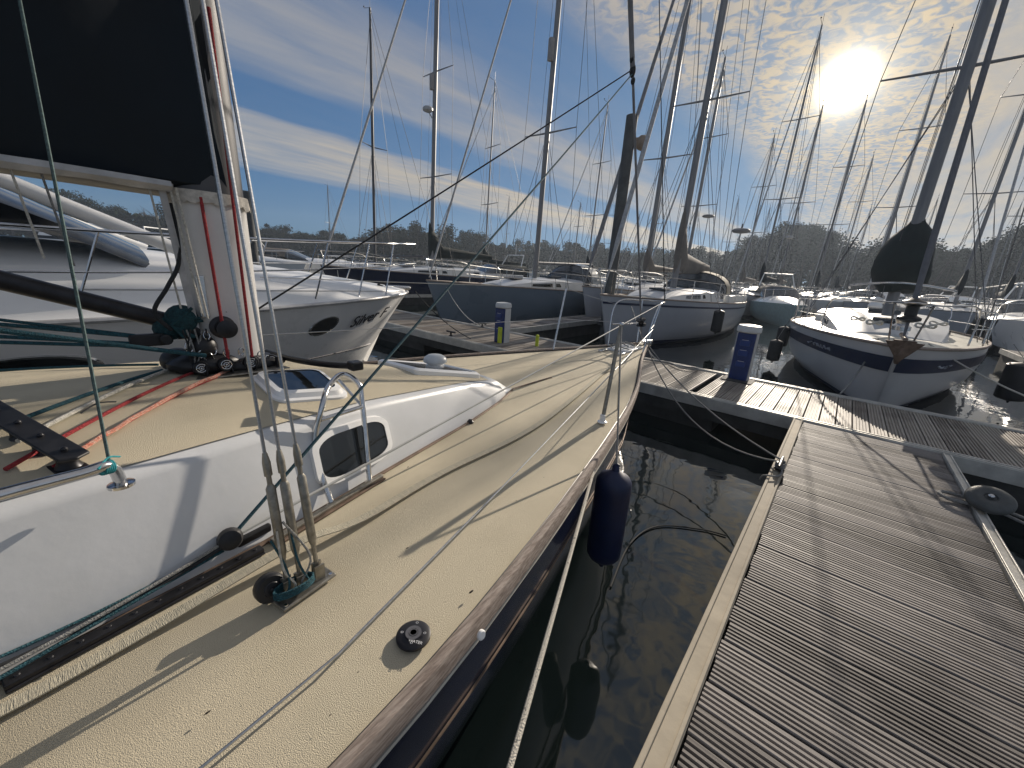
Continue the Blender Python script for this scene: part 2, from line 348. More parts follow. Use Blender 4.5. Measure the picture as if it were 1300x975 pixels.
# ---- pontoons
def grooved(mbx, length_axis, L0, L1, W0, W1, z, pitch=.145, gap=.010, ridges=7, depth=.006, toP=None):
    """boards whose length runs W0..W1 and which follow one another L0..L1; returns tones per face"""
    tones = []; x = L0
    while x < L1-pitch*.5:
        tone = random.uniform(-.16, .16); prof = []; w = pitch-gap; k = ridges
        prof.append((x, z-.03)); prof.append((x, z-.003)); prof.append((x+.003, z))
        for i in range(k):
            c0 = x+w*(i+.5)/k; h = w/k
            prof += [(c0+h*.10, z), (c0+h*.18, z-depth), (c0+h*.58, z-depth)] if i < k-1 else [(c0+h*.3, z)]
            if i < k-1: prof.append((c0+h*.66, z))
        prof += [(x+w-.003, z), (x+w, z-.003), (x+w, z-.03)]
        dz = random.uniform(-.002, .002); o0 = random.uniform(-.006, .006)
        A = [toP(p[0], W0+o0, p[1]+dz) for p in prof]; B = [toP(p[0], W1+o0, p[1]+dz) for p in prof]
        f0 = len(mbx.f); mbx.loft([A, B]); tones += [tone]*(len(mbx.f)-f0)
        x += pitch
    return tones
def ridges_screws(k): return False
def deck_boards(name, parent, m, L0, L1, W0, W1, z, toP, **k):
    g = MB(); tones = grooved(g, None, L0, L1, W0, W1, z, toP=toP, **k)
    if ridges_screws(k):
        x = L0
        while x < L1-.05:
            for y in (W0+.07, (W0+W1)/2, W1-.07):
                for dx in (.035, .095):
                    c = toP(x+dx, y+random.uniform(-.006, .006), z); f0 = len(g.f); g.lathe(c, (0, 0, 1), [(.0058, -.002), (.0058, .0015), (.002, .0018)], 7); tones += [-.55]*(len(g.f)-f0)
            x += k.get('pitch', .145)
    me = bpy.data.meshes.new(name); me.from_pydata([tuple(v) for v in g.v], [], g.f); me.update()
    at_ = me.attributes.new('tone', 'FLOAT', 'FACE')
    for i, t in enumerate(tones): at_.data[i].value = t
    me.materials.append(m); o = bpy.data.objects.new(name, me); COL.objects.link(o); o.parent = parent; return o
ZP = .45
# finger pontoon: local x = across (v), local y = along (u)
fp = thing('finger_pontoon', 'wide grooved timber finger pontoon with metal edges, filling the lower right foreground', 'pontoon', (0, 0, 0), -AZ)
FL, FR, FE = -.17, 1.02, 5.33
deck_boards('decking', fp, board_x, -2.2, FE-.01, FL+.085, FR-.02, ZP, lambda l, w, z: (w, l, z), pitch=.120, gap=.010, ridges=5, depth=.012)
def edge_strip(x, w, nm, y0=-2.2, y1=FE, lip=.012, par=None, m=alum_edge):
    mb = MB()
    mb.box((x, (y0+y1)/2, ZP-.06), (w, y1-y0, .145+.0))
    mb.box((x-w*.38, (y0+y1)/2, ZP+.018), (w*.2, y1-y0, .012)); mb.box((x+w*.38, (y0+y1)/2, ZP+.018), (w*.16, y1-y0, .012))
    return mb.build(nm, m, par, smooth=False, bevel=.003)
edge_strip(FL+.035, .09, 'edge_rail', par=fp, m=timber)
edge_strip(FR+.02, .06, 'edge_rail', par=fp)
mb = MB(); mb.box(((FL+FR)/2, 1.5, ZP-.17), (FR-FL-.04, 7.5, .2)); mb.build('frame', floatm, fp, smooth=False)
for y in (4.3, 1.2):
    mb = MB(); mb.box(((FL+FR)/2, y, .0), (FR-FL-.1, 1.5, .56)); mb.build('float', floatm, fp, smooth=False, bevel=.04)
# main walkway: boards run along u
U0, U1 = 5.36, 7.17
wk = thing('walkway_pontoon', 'long main pontoon of grooved boards running across behind the bows, nearest walkway', 'pontoon', (0, 0, 0), -AZ)
for a, b in ((-16, -8.02), (-7.98, -1.36), (-1.3, 9.0)):
    deck_boards('decking', wk, board_y, a, b, U0+.10, U1-.10, ZP, lambda l, w, z: (l, w, z), pitch=.150, gap=.012, ridges=5, depth=.010)
for u, w in ((U0+.05, .10), (U1-.05, .10)):
    mb = MB(); mb.box((-3.5, u, ZP-.06), (25, w, .14)); mb.box((-3.5, u-w*.3, ZP+.015), (25, .02, .012)); mb.box((-3.5, u+w*.3, ZP+.015), (25, .02, .012)); mb.build('edge_rail', alum_edge, wk, smooth=False, bevel=.003)
mb = MB(); mb.box((-3.5, (U0+U1)/2, ZP-.2), (24.9, U1-U0-.05, .18)); mb.build('frame', floatm, wk, smooth=False)
for v in (-14, -11, -8, -5, -2, 1, 4, 7):
    mb = MB(); mb.box((v, (U0+U1)/2, 0), (2.0, U1-U0-.15, .56)); mb.build('float', floatm, wk, smooth=False, bevel=.04)
mb = MB(); mb.box((-1.05, U1-.30, ZP+.006), (.42, .36, .012)); mb.build('service_hatch', floatm, wk, smooth=False)
# other fingers and walkways
def simple_pontoon(label, u0, u1, v0, v1, cat='pontoon', group='other pontoons of the marina'):
    t = thing('pontoon', label, cat, (0, 0, 0), -AZ, group)
    alongu = (u1-u0) > (v1-v0); c = ((v0+v1)/2, (u0+u1)/2)
    if alongu: deck_boards('decking', t, board_x, u0, u1, v0+.06, v1-.06, ZP, lambda l, w, z: (w, l, z), pitch=.15, gap=.02, ridges=2)
    else: deck_boards('decking', t, board_y, v0, v1, u0+.06, u1-.06, ZP, lambda l, w, z: (l, w, z), pitch=.15, gap=.02, ridges=2)
    mb = MB()
    if alongu:
        for x in (v0+.03, v1-.03): mb.box((x, c[1], ZP-.05), (.06, u1-u0, .14))
    else:
        for y in (u0+.03, u1-.03): mb.box((c[0], y, ZP-.05), (v1-v0, .06, .14))
    mb.build('edge_rail', alum_edge, t, smooth=False)
    mb = MB(); mb.box((c[0], c[1], .12), (v1-v0-.1, u1-u0-.1, .5)); mb.build('float', floatm, t, smooth=False)
    return t
simple_pontoon('narrow finger pontoon running away beside the blue-grey hulled yacht', U1+.02, 19, -7.1, -6.2)
simple_pontoon('finger pontoon at the right edge beyond the blue-banded yacht', U1+.02, 19, 3.9, 4.9)
simple_pontoon('finger pontoon at the far left, behind the power cruiser', U1+.02, 18, -16.3, -15.4)
simple_pontoon('far walkway pontoon across the fairway, behind the moored yachts', 34, 36, -60, 60)
simple_pontoon('most distant walkway pontoon, near the wooded bank', 66, 68, -80, 80)

# ============================================================ OWN YACHT
BOW = at(815, 440, 1.0)
HD = R(39.0)
yacht = thing('sailing_yacht', 'near yacht with beige deck, white coachroof and navy hull, filling the left foreground', 'yacht', (BOW.x, BOW.y, 0), math.pi/2-HD)
YM = yacht.matrix_basis; YI = YM.inverted()
def B(a, s, z): return Vector((-a, -s, z))                       # aft, starboard, height -> yacht frame
def D(x, y, z=1.0): return YI @ at(x, y, z)                       # photo pixel on level z -> yacht frame
AS = [-.08, 0, .25, .5, 1.01, 1.5, 2, 2.6, 3.4, 4.1, 4.7, 5.0, 6, 7.5, 9.5]
HB = [0.0, .07, .15, .23, .41, .60, .79, .98, 1.18, 1.34, 1.455, 1.485, 1.57, 1.59, 1.4]
def hb(a): return interp(a, AS, HB)
def zs(a): return 1.0+.02*max(0, 1-a/2)
def frange(a, b, n): return [a+(b-a)*i/(n-1) for i in range(n)]
# smooth sampling of half beam
def hbs(a):
    return (hb(a-.15)+2*hb(a)+hb(a+.15))/4 if a > .2 else hb(a)
ST = [-.08, 0, .1, .25, .4]+frange(.6, 9.5, 46)
rings = []
for a in ST:
    h = hbs(a); z0 = zs(a); ra = max(0, 1-a/2.5)
    sec = [(1, 1), (.995, .86), (.975, .6), (.92, .35), (.8, .1), (.55, -.12), (.2, -.3), (0, -.35)]
    def P(q, z, sg): return B(a+(1-z)*.55*ra+.02, sg*(h*q*(1-.35*ra*(1-z))), z*z0 if z > 0 else z)
    rings.append([P(q, z, 1) for q, z in sec]+[P(q, z, -1) for q, z in sec[::-1][1:]])
mb = MB(); mb.loft(rings); mb.poly(rings[-1]); hull = mb.build('hull', navy, yacht)
# cove lines on the topsides
for zf, r_, m_ in ((.93, .006, mat('pale_cove_line', (.55, .52, .45), .5)), (.72, .004, MATS['galvanised_brown'])):
    for sg in (1, -1):
        mb = MB(); mb.tube([B(a+(1-zf)*.55*max(0, 1-a/2.5)+.02, sg*(hbs(a)*(.997 if zf > .9 else .985)*(1-.35*max(0, 1-a/2.5)*(1-zf))+.004), zf*zs(a)) for a in ST[2:]], r_, 6); mb.build('cove_line', m_, hull)
# deck
rings = []
for a in ST:
    h = max(.01, hbs(a)-.03); rings.append([B(a, -h+2*h*k/10, zs(a)+.012*(1-(2*k/10-1)**2)) for k in range(11)])
mb = MB(); mb.loft(rings); mb.build('deck', nonskid, yacht)
# toe rails (weathered teak) with dark inner seam
for sg in (1, -1):
    rings = []
    for a in ST:
        h = hbs(a)+.005; w = .022+.004*min(1, max(0, a/4)); 
        rings.append([B(a, sg*(h+dx), zs(a)+dz) for dx, dz in ((.006, -.035), (.008, .010), (.003, .024), (-w*.35, .030), (-w*.85, .026), (-w, -.01))])
    mb = MB(); mb.loft(rings); mb.build('toe_rail', teak, yacht)
    mb = MB(); mb.tube([B(a, sg*(max(.005, hbs(a)-.023-.004*min(1, a/4))), zs(a)+.006) for a in ST[3:]], .004, 5); mb.build('seam', black, yacht)
# coachroof
CA = [2.92, 3.1, 3.3, 3.64, 4.0, 4.35, 4.6, 4.85, 5.1, 5.34, 6.2, 8]
def cb_(a): return interp(a, [2.92, 3.2, 3.64, 4.35, 4.85, 5.34, 8], [.15, .28, .42, .595, .725, .80, 1.08])
def ce_(a): return cb_(a)-interp(a, [2.92, 3.3, 3.64, 5, 8], [.05, .10, .115, .10, .08])
def ze_(a): return 1.0+interp(a, [2.92, 3.1, 3.5, 4.3, 4.85, 8], [.012, .105, .18, .285, .325, .37])
def zt_(a): return ze_(a)+interp(a, [2.92, 3.5, 4.4, 5, 8], [.004, .03, .085, .10, .12])
CST = sorted(set([2.92, 2.97, 3.04, 3.1]+frange(3.2, 8, 40)))
def roofz(a, s):
    e = ce_(a); return ze_(a)+(zt_(a)-ze_(a))*(1-min(1, abs(s)/e)**2)
rings = []
for a in CST:
    b0, e, z1 = cb_(a), ce_(a), ze_(a)
    side = [(b0+.012, .995), (b0, 1.012), (b0-.01, 1.05 if z1 > 1.1 else 1.013), (e+.014, z1-.022), (e+.004, z1-.006), (e-.012, z1+.001)]
    top = [(e*k/8, roofz(a, e*k/8)) for k in range(7, 0, -1)]
    rings.append([B(a, s, z) for s, z in side]+[B(a, s, z) for s, z in top]+[B(a, 0, zt_(a))]+[B(a, -s, z) for s, z in top[::-1]]+[B(a, -s, z) for s, z in side[::-1]])
mb = MB(); mb.loft(rings); mb.poly(rings[0]); mb.build('coachroof', gel, yacht)
rings = []
for a in [x for x in CST if x > 3.15]:
    e = ce_(a)-.03; rings.append([B(a, -e+2*e*k/14, roofz(a, -e+2*e*k/14)+.0035) for k in range(15)])
mb = MB(); mb.loft(rings); mb.build('roof_nonskid', nonskid, yacht)
# teak strip at the foot of the coachroof side
mb = MB()
for sg in (1,): mb.tube([B(a, sg*(cb_(a)+.018), 1.014) for a in frange(2.4, 7.5, 30)], .008, 6)
mb.build('teak_strip', brownm, yacht)
# side window with white frame
def side_pt(a, f, out=0.0):      # f 0 at foot, 1 at edge
    s = (cb_(a)-.01)+(ce_(a)+.014-cb_(a)+.01)*f; z = 1.03+(ze_(a)-.022-1.03)*f; return B(a, s+out, z+out*.35)
def rr_pts(a0, a1, f0, f1, out, n=6, r=.55):
    pts = []; ca, cf = (a0+a1)/2, (f0+f1)/2; ha, hf = (a1-a0)/2, (f1-f0)/2
    for q in range(4):
        for k in range(n+1):
            t = math.pi/2*(q+k/n); cx = (1-r)*(1 if q in (0, 3) else -1); cy = (1-r)*(1 if q in (0, 1) else -1)
            pts.append(side_pt(ca+ha*(cx+r*math.cos(t)), cf+hf*(cy+r*math.sin(t)), out))
    return pts
for (a0, a1) in ((4.27, 4.60), (5.55, 6.1)):
    mb = MB(); o1 = rr_pts(a0-.03, a1+.03, .10, .92, .001); o2 = rr_pts(a0-.025, a1+.025, .12, .90, .021); i1 = rr_pts(a0, a1, .20, .82, .022); i2 = rr_pts(a0, a1, .20, .82, .017)
    mb.loft([o1, o2, i1, i2], closed=True); wf = mb.build('window', gelw, yacht)
    mb = MB(); mb.poly(i2); mb.build('pane', glass, wf, smooth=False)
# forward deck hatches
def roof_ring(pts, lift): return [B(a, s, roofz(a, s)+lift) for a, s in pts]
def rrect(a0, a1, s0, s1, r=.2, n=5):
    pts = []; ca, cs, ha, hs = (a0+a1)/2, (s0+s1)/2, (a1-a0)/2, (s1-s0)/2
    for q in range(4):
        for k in range(n+1):
            t = math.pi/2*(q+k/n); pts.append((ca+ha*((1-r)*(1 if q in (0, 3) else -1)+r*math.cos(t)), cs+hs*((1-r)*(1 if q in (0, 1) else -1)+r*math.sin(t))))
    return pts
h0 = YI @ at(381, 477, 1.41); ha, hs = -h0.x, -h0.y
mb = MB(); k1 = rrect(ha-.15, ha+.15, hs-.14, hs+.14, .35); 
mb.loft([roof_ring(k1, -.01), roof_ring(k1, .012), roof_ring(rrect(ha-.137, ha+.137, hs-.126, hs+.126, .35), .015), roof_ring(rrect(ha-.13, ha+.13, hs-.119, hs+.119, .35), .032), roof_ring(rrect(ha-.112, ha+.112, hs-.101, hs+.101, .35), .036)], closed=True)
ht = mb.build('roof_hatch', gelw, yacht)
mb = MB(); mb.poly(roof_ring(rrect(ha-.114, ha+.114, hs-.103, hs+.103, .35), .033)); mb.build('pane', glass, ht, smooth=False)
h0 = YI @ at(545, 461, 1.26); fa, fs = -h0.x, -h0.y; fs = max(-.12, min(.05, fs)); 
mb = MB(); k1 = rrect(fa-.30, fa+.26, fs-.22, fs+.20, .12)
mb.loft([roof_ring(k1, -.02), roof_ring(k1, .03), roof_ring(rrect(fa-.28, fa+.24, fs-.20, fs+.18, .12), .042), roof_ring(rrect(fa-.26, fa+.22, fs-.18, fs+.16, .12), .030)], closed=True)
fh = mb.build('foredeck_hatch', gelw, yacht)
mb = MB(); mb.poly(roof_ring(rrect(fa-.262, fa+.222, fs-.182, fs+.162, .12), .034)); mb.build('pane', glass, fh, smooth=False)
mb = MB(); vz = roofz(fa, fs)+.03; mb.lathe(B(fa, fs+.06, vz), (0, 0, 1), [(.060, 0), (.062, .012), (.048, .014), (.048, .034)], 20); mb.build('vent_base', gelw, fh)
mb = MB(); mb.lathe(B(fa, fs+.06, vz+.034), (0, 0, 1), [(.076, 0), (.078, .012), (.070, .029), (.048, .044), (.004, .050)], 24); mb.build('vent_cowl', mat('vent_plastic', (.55, .58, .6), .35), fh)

# mast (white lower part, grey upper)
MX = 4.665; mz0 = roofz(MX, 0)
def mst(z): return B(MX+(z-1.4)*.012, 0, z)
mb = MB(); mb.etube([mst(mz0+.06), mst(2.075)], .122, .078, 28); mast = mb.build('mast', mastw, yacht)
mb = MB(); mb.etube([mst(2.077), mst(6), mst(13.5)], .120, .076, 24); mb.build('mast_tube', alud, mast)
mb = MB(); mb.etube([mst(mz0-.02), mst(mz0+.055)], .145, .098, 28); mb.build('mast_collar', black, mast)
mb = MB(); mb.tube([mst(1.66)+Vector((0, 0, 0))+Vector((.1, 0, .01))*0 + B(0, .073, 0)*1.0+B(.03,0,0)*-1, mst(1.66)+B(.02, .0755, 0)], .002, 5); mb.build('mast_seam', black, mast)
for z in (6.4, 9.8):
    for sg in (1, -1):
        mb = MB(); mb.tube([mst(z), mst(z)+B(.15, sg*.85, .05)], [.03, .018], 8, flat=.5); mb.build('spreader', alu, mast)
# boom and navy sail pack
bz = 2.065
mb = MB(); mb.tube([B(MX+.12, 0, bz+.06), B(8.6, 0, bz+.10)], .055, 14); boom = mb.build('boom', mat('boom_grey', (.28, .28, .28), .5, metal=.4), yacht)
rings = []
AA = frange(MX-.045, 8.8, 44)
for i, a in enumerate(AA):
    t = (a-MX)/4.1; z0 = bz+.03+.0*(a-MX); top = bz+1.75-.16*(a-MX)
    rg = []
    for k in range(25):
        q = k/24; ph = math.pi*2*q
        zz_ = (z0+top)/2-(top-z0)/2*math.cos(ph)
        w = (.094+.045*math.sin(min(1, max(0, (a-MX)*2.2))*math.pi/2))*(abs(math.sin(ph))**.45)
        w *= 1+.10*math.sin(a*7+zz_*3.5)+.07*math.sin(a*13-zz_*5); wob = .015*math.sin(a*5.3+zz_*4)
        rg.append(B(a+.05*math.sin(zz_*3)*(1 if i == 0 else 0), (w+wob)*(1 if q < .5 else -1), zz_))
    rings.append(rg)
mb = MB(); mb.loft(rings, closed=True); mb.poly(rings[0]); mb.poly(rings[-1]); cover = mb.build('sail_cover', canvas, yacht)
# grey sailcloth hem below the cover and frayed hem round the mast
rings = []
for i in range(40):
    a = MX+.13+i*.1; z0 = bz+.03+.0*(a-MX); 
    rings.append([B(a, .075+.012*math.sin(i*.9), z0+.024), B(a, .088+.008*math.sin(i*1.3), z0+.006), B(a, .07, z0-.010-.003*math.sin(i*2.2))])
mb = MB(); mb.loft(rings); mb.loft([[Vector((p.x, -p.y, p.z)) for p in r_] for r_ in rings]); mb.build('cover_hem', sailcl, cover)
rings = []
for k in range(42):
    t = -math.pi*.55+math.pi*1.25*k/41; rx, ry = .130, .086
    c = mst(2.075); j = random.uniform(-.010, .008)
    rings.append([c+Vector((rx*1.02*math.sin(t)*-1, -ry*math.cos(t)*1.02, .028)), c+Vector((rx*1.06*math.sin(t)*-1, -ry*math.cos(t)*1.06, -.016+j))])
mb = MB(); mb.loft(rings); mb.build('mast_hem', mat('frayed_canvas', (.5, .47, .42), .85, nscale=60, var=.2), cover)
# kicker strut
k0 = B(MX+.13, .01, 1.60); 
mb = MB(); mb.tube([k0, B(MX+.9, .02, 1.90)], .030, 14); mb.tube([B(MX+.9, .02, 1.90), B(MX+1.4, .02, 2.08)], .022, 10); mb.build('kicker_strut', blackm, yacht)
mb = MB(); mb.box(B(MX+.12, .0, 1.60), (.12, .06, .09)); mb.lathe(B(MX+.14, .05, 1.585), (0, -1, 0), [(.028, 0), (.03, .01), (.028, .025)], 16); mb.build('kicker_fitting', black, yacht, bevel=.006)
# teal control lines of the kicker
for dz, a1, z1, r_ in ((-.02, 6.2, 1.86, .006), (-.045, 6.2, 1.78, .006), (-.055, 6.2, 1.74, .006), (-.015, 6.2, 1.90, .005)):
    mb = MB(); mb.tube([B(MX+.30, .05, 1.60+dz), B(a1, .12, z1)], r_, 7); mb.build('control_line', rope_t, yacht)
mb = MB(); mb.box(B(MX+.27, .05, 1.565), (.10, .03, .045)); mb.lathe(B(MX+.22, .068, 1.565), (0, -1, 0), [(.02, 0), (.02, .012)], 14); mb.build('kicker_block', black, yacht, bevel=.005)
mb = MB(); mb.tube([B(MX+.12, .12, 1.50), B(5.6, .30, 1.76)], .008, 8); mb.build('control_line', rope_t, yacht)
# cluster of blocks, coils and bag at the mast foot
def block(a, s, z, r_, par, ax=(0, -1, 0)):
    mb = MB(); mb.lathe(B(a, s, z), ax, [(r_*.9, -.012), (r_, -.008), (r_, .004), (r_*.9, .008)], 18); o = mb.build('block', black, par)
    mb = MB(); q = Vector(ax).normalized()
    X, Y = ortho(q); c = B(a, s, z)+q*.010
    mb.tube([c+(X*math.cos(t)+Y*math.sin(t))*r_*.62 for t in frange(0, 2*math.pi, 15)], .0016, 5); mb.tube([c+(X*math.cos(t)+Y*math.sin(t))*r_*.32 for t in frange(0, 2*math.pi, 11)], .0014, 5)
    for k in range(5): t = k*math.pi*.4; mb.tube([c+(X*math.cos(t)+Y*math.sin(t))*r_*.2, c+(X*math.cos(t)+Y*math.sin(t))*r_*.62], .0012, 4)
    mb.ball(c, r_*.16, 8); mb.build('sheave', steel, o); return o
mb = MB()
for (da, s, z, rx, ry, rz_) in ((.10, .02, .05, .13, .10, .05), (-.05, .06, .03, .14, .06, .035), (.18, -.02, .06, .06, .06, .05), (.02, -.11, .05, .10, .06, .045), (.11, .07, .12, .045, .04, .05)):
    mb.ball(B(MX+da, s, mz0+z), 1, 16, (rx, ry, rz_))
mb.build('mast_base', black, yacht)
block(MX+.06, .125, mz0+.055, .029, yacht); block(MX-.03, .118, mz0+.050, .029, yacht)
block(MX+.14, .115, mz0+.05, .026, yacht); block(MX-.12, .08, mz0+.04, .026, yacht)
mb = MB()
for i in range(9): # winch drum on mast
    pass
mb.lathe(B(MX+.04, .07, 1.60), (0, -1, 0), [(.045, 0), (.045, .008), (.030, .014), (.026, .04), (.033, .055), (.036, .065), (.02, .07)], 22); mb.build('mast_winch', blackm, yacht)
mb = MB(); mb.ball(B(MX+.16, .045, 1.63), 1, 16, (.055, .045, .06)); mb.ball(B(MX+.20, .03, 1.60), 1, 14, (.05, .04, .045)); 
for k in range(6): mb.tube([B(MX+.13+.03*math.sin(k), .08, 1.68-.01*k), B(MX+.20, .085-.004*k, 1.62), B(MX+.15+.02*math.cos(k*2), .09, 1.57)], .006, 6)
mb.build('coiled_tail', mat('dark_teal_rope', (.012, .05, .06), .85, nscale=90, var=.4, bump=.8, bscale=200), yacht)
for k in range(7):
    mb = MB(); x = MX+.10+.012*k; mb.tube(smoothpath([B(x, .09, 1.60), B(x+.02*math.sin(k*2), .10, 1.52), B(x-.015*math.cos(k), .10, mz0+.05)], 4), .003, 5); mb.build('lashing', rope_g if k % 2 else rope_b, yacht)
for (da, s_, dz, r_) in ((.09, .10, .11, .012), (.13, .10, .10, .010), (.05, .115, .10, .011), (.00, .12, .10, .010), (.16, .09, .13, .013), (.10, .09, .17, .010), (-.07, .11, .075, .010), (-.10, .10, .05, .011)):
    c = B(MX+da, s_, mz0+dz); mb = MB(); t0_ = random.uniform(0, 3); mb.tube([c+Vector((r_*math.cos(t), 0, r_*1.5*math.sin(t)))+Vector((0, .004*math.sin(t+t0_), 0)) for t in frange(0, 6.283, 12)], .0026, 6); mb.build('shackle', steel, yacht)
mb = MB(); mb.slab([B(MX+.15, .105, mz0+.012), B(MX-.15, .105, mz0+.012), B(MX-.17, .150, mz0+.008), B(MX+.17, .150, mz0+.008)], (0, 0, .006)); mb.build('mast_foot_plate', dullm, yacht, smooth=False, bevel=.002)
for k in range(4):
    mb = MB(); a = MX+.125-.085*k; mb.box(B(a, .118, mz0+.035), (.006, .026, .055)); mb.build('block_cheek', blackm, yacht, smooth=False, bevel=.002)
mb = MB(); mb.box(mst(1.72)+B(.085, .062, 0), (.03, .012, .16)); mb.build('sail_track_gate', steel, yacht, smooth=False, bevel=.003)
# hanging cord loop left of the mast
mb = MB(); mb.tube(smoothpath([B(MX+.13, .03, 2.05), B(MX+.14, .06, 1.86), B(MX+.19, .08, 1.76), B(MX+.24, .08, 1.67), B(MX+.20, .08, 1.60)], 6), .007, 8); mb.build('cord_loop', rope_b, yacht)
# reefing pendants left of the mast
for (a, s, r_, m_, z0, z1) in ((.155, .05, .012, sailcl, 2.10, 1.60), (.19, .05, .0035, rope_w, 2.12, 1.66), (.135, .07, .004, rope_w, 2.10, 1.66), (.12, .08, .004, rope_w, 2.10, 1.64), (.60, .05, .0035, rope_w, 2.2, 1.88), (.50, .04, .0035, rope_w, 2.2, 1.84), (.44, .03, .0035, rope_g, 2.2, 1.82)):
    mb = MB(); mb.tube([B(MX+a, s, z0), B(MX+a-.03, s+.02, z1)], r_, 6, flat=(.3 if r_ > .01 else None)); mb.build('reefing_line', m_, yacht)
# halyards up the mast
for (p0, p1, m_) in ((B(MX+.052, .082, 2.08), B(MX+.05, .128, mz0+.075), rope_r), (B(MX-.055, .066, 2.7), B(MX-.035, .128, mz0+.075), rope_r)):
    mb = MB(); mb.tube([p0, p1], .0058, 8); mb.build('halyard', m_, yacht)
# lines led aft over the roof
def roofline(p0, p1, m_, r_, lift=.014, nm='led_aft_line', wob=0.0):
    a = D(*p0, 1.45); b = D(*p1, 1.42); pts = []
    for i in range(15):
        q = a.lerp(b, i/14); q.z = roofz(-q.x, -q.y)+lift+wob*abs(math.sin(i*1.7)); q.y += wob*math.sin(i*2.1); pts.append(q)
    mb = MB(); mb.tube(pts, r_, 7); return mb.build(nm, m_, yacht)
roofline((258, 462), (0, 575), rope_r, .0055); roofline((290, 462), (80, 560), rope_o, .0065, wob=.003); roofline((290, 462), (60, 566), rope_r, .004, lift=.008)
roofline((222, 462), (20, 552), rope_w, .006); roofline((205, 466), (0, 542), rope_t, .006); roofline((200, 458), (-40, 470), rope_t, .005)
# rope organiser (black rack of sheaves)
o0 = D(40, 552, 1.41); orz = roofz(-o0.x, -o0.y)
oe = D(92, 572, 1.41); of = D(-30, 530, 1.41)
for q in (oe, of): q.z = roofz(-q.x, -q.y)
mb = MB(); dd = (oe-of).normalized(); pp = Vector((0, 0, 1)).cross(dd)
mb.slab([of-pp*.03+Vector((0, 0, .045)), oe-pp*.03+Vector((0, 0, .045)), oe+dd*.012+Vector((0, 0, .045)), oe+pp*.03+Vector((0, 0, .045)), of+pp*.03+Vector((0, 0, .045))], (0, 0, .008))
mb.slab([of-pp*.03, oe-pp*.03, oe+pp*.03, of+pp*.03], (0, 0, .008)); rk = mb.build('rope_organiser', black, yacht, smooth=False, bevel=.003)
for k in range(5):
    c = oe.lerp(of, .08+k*.21); mb = MB(); mb.lathe(c, (0, 0, 1), [(.026, .009), (.020, .02), (.020, .032), (.026, .044)], 14); mb.ball(c+Vector((0, 0, .055)), .007, 8); mb.build('sheave', blackm, rk)
# grab rail of stainless tube on the roof with halyard tied to it
g = [D(150, 598, 1.37), D(140, 592, 1.41), D(100, 602, 1.42), D(0, 628, 1.43), D(-90, 655, 1.43)]
g[0].z = roofz(-g[0].x, -g[0].y)+.004
mb = MB(); mb.tube(smoothpath(g, 6), .0125, 12); gr = mb.build('grab_rail', steel, yacht)
mb = MB(); mb.lathe(g[0], (0, 0, 1), [(.026, -.003), (.026, .004), (.015, .007)], 16); mb.build('rail_foot', steel, gr)
gp = g[1]+Vector((0, 0, .01)); gp2 = D(140, 580, 1.46)
htop = YI @ (Vector((0, 0, ZC))+ray(25, 0)*1.05)
hl = YI @ (Vector((0, 0, ZC))+ray(146, 578)*.9)
gw = YM @ g[1]; dist = (gw-Vector((0, 0, ZC))).dot(CR @ Vector((0, 0, 1)))/FPX
hl2 = YI @ (Vector((0, 0, ZC))+ray(25, 0)*dist*1.0)
mb = MB(); mb.tube([g[1]+Vector((0, 0, .012)), g[1].lerp(hl2, 1.6)], .0034, 7); mb.build('flag_halyard', mat('dull_green_cord', (.06, .10, .10), .8, nscale=160, var=.4), yacht)
mb = MB()
for k in range(5): mb.lathe(g[1]+Vector((0, 0, .0))+(g[2]-g[1]).normalized()*(.004*k), (g[2]-g[1]), [(.016, -.002), (.017, 0), (.016, .002)], 12)
mb.tube(smoothpath([g[1]+Vector((.02, .02, .01)), g[1]+Vector((0, 0, .022)), g[1]+Vector((-.02, -.03, .012))], 5), .0022, 5)
mb.build('halyard_knot', mat('bright_teal_rope', (.02, .22, .25), .8, nscale=150, var=.3), yacht); mb = MB(); q = g[1].lerp(hl2, .13); mb.tube(smoothpath([q+B(-.03, -.01, .0), q+B(0, 0, .006), q+B(.03, .02, -.005)], 5), .0018, 5)
mb.build('cord_twist', rope_b, yacht)
# second thin halyard further left
p = YI @ (Vector((0, 0, ZC))+ray(25, 240)*1.9); p2 = YI @ (Vector((0, 0, ZC))+ray(72, 470)*1.9)
mb = MB(); mb.tube([p.lerp(p2, -1.2), p2], .0025, 6); mb.build('flag_halyard', rope_g, yacht)

# chainplate and shrouds
cp = D(388, 752); CPa, CPs = -cp.x, -cp.y
mb = MB(); rz_ = Matrix.Rotation(R(10), 3, 'Z'); mb.box(B(CPa, CPs, 1.018), (.155, .062, .009), rz_); chp = mb.build('chainplate', dullm, yacht, smooth=False, bevel=.004)
mb = MB()
for q in ((-.065, .02), (.065, .02), (.065, -.02), (-.065, -.02)): mb.lathe(B(CPa, CPs, 1.022)+rz_ @ Vector((q[0], q[1], 0)), (0, 0, 1), [(.006, 0), (.005, .003)], 8)
mb.build('bolt', steel, chp)
tops = [(236, 0, 4.86), (257, 0, 4.80), (275, 0, 4.74)]; feet = [B(CPa+.040, CPs-.005, 1.03), B(CPa+.008, CPs, 1.03), B(CPa-.040, CPs-.004, 1.03)]
shroud_px = [((236, 0), (344, 590)), ((257, 0), (353, 590)), ((275, 0), (378, 590))]
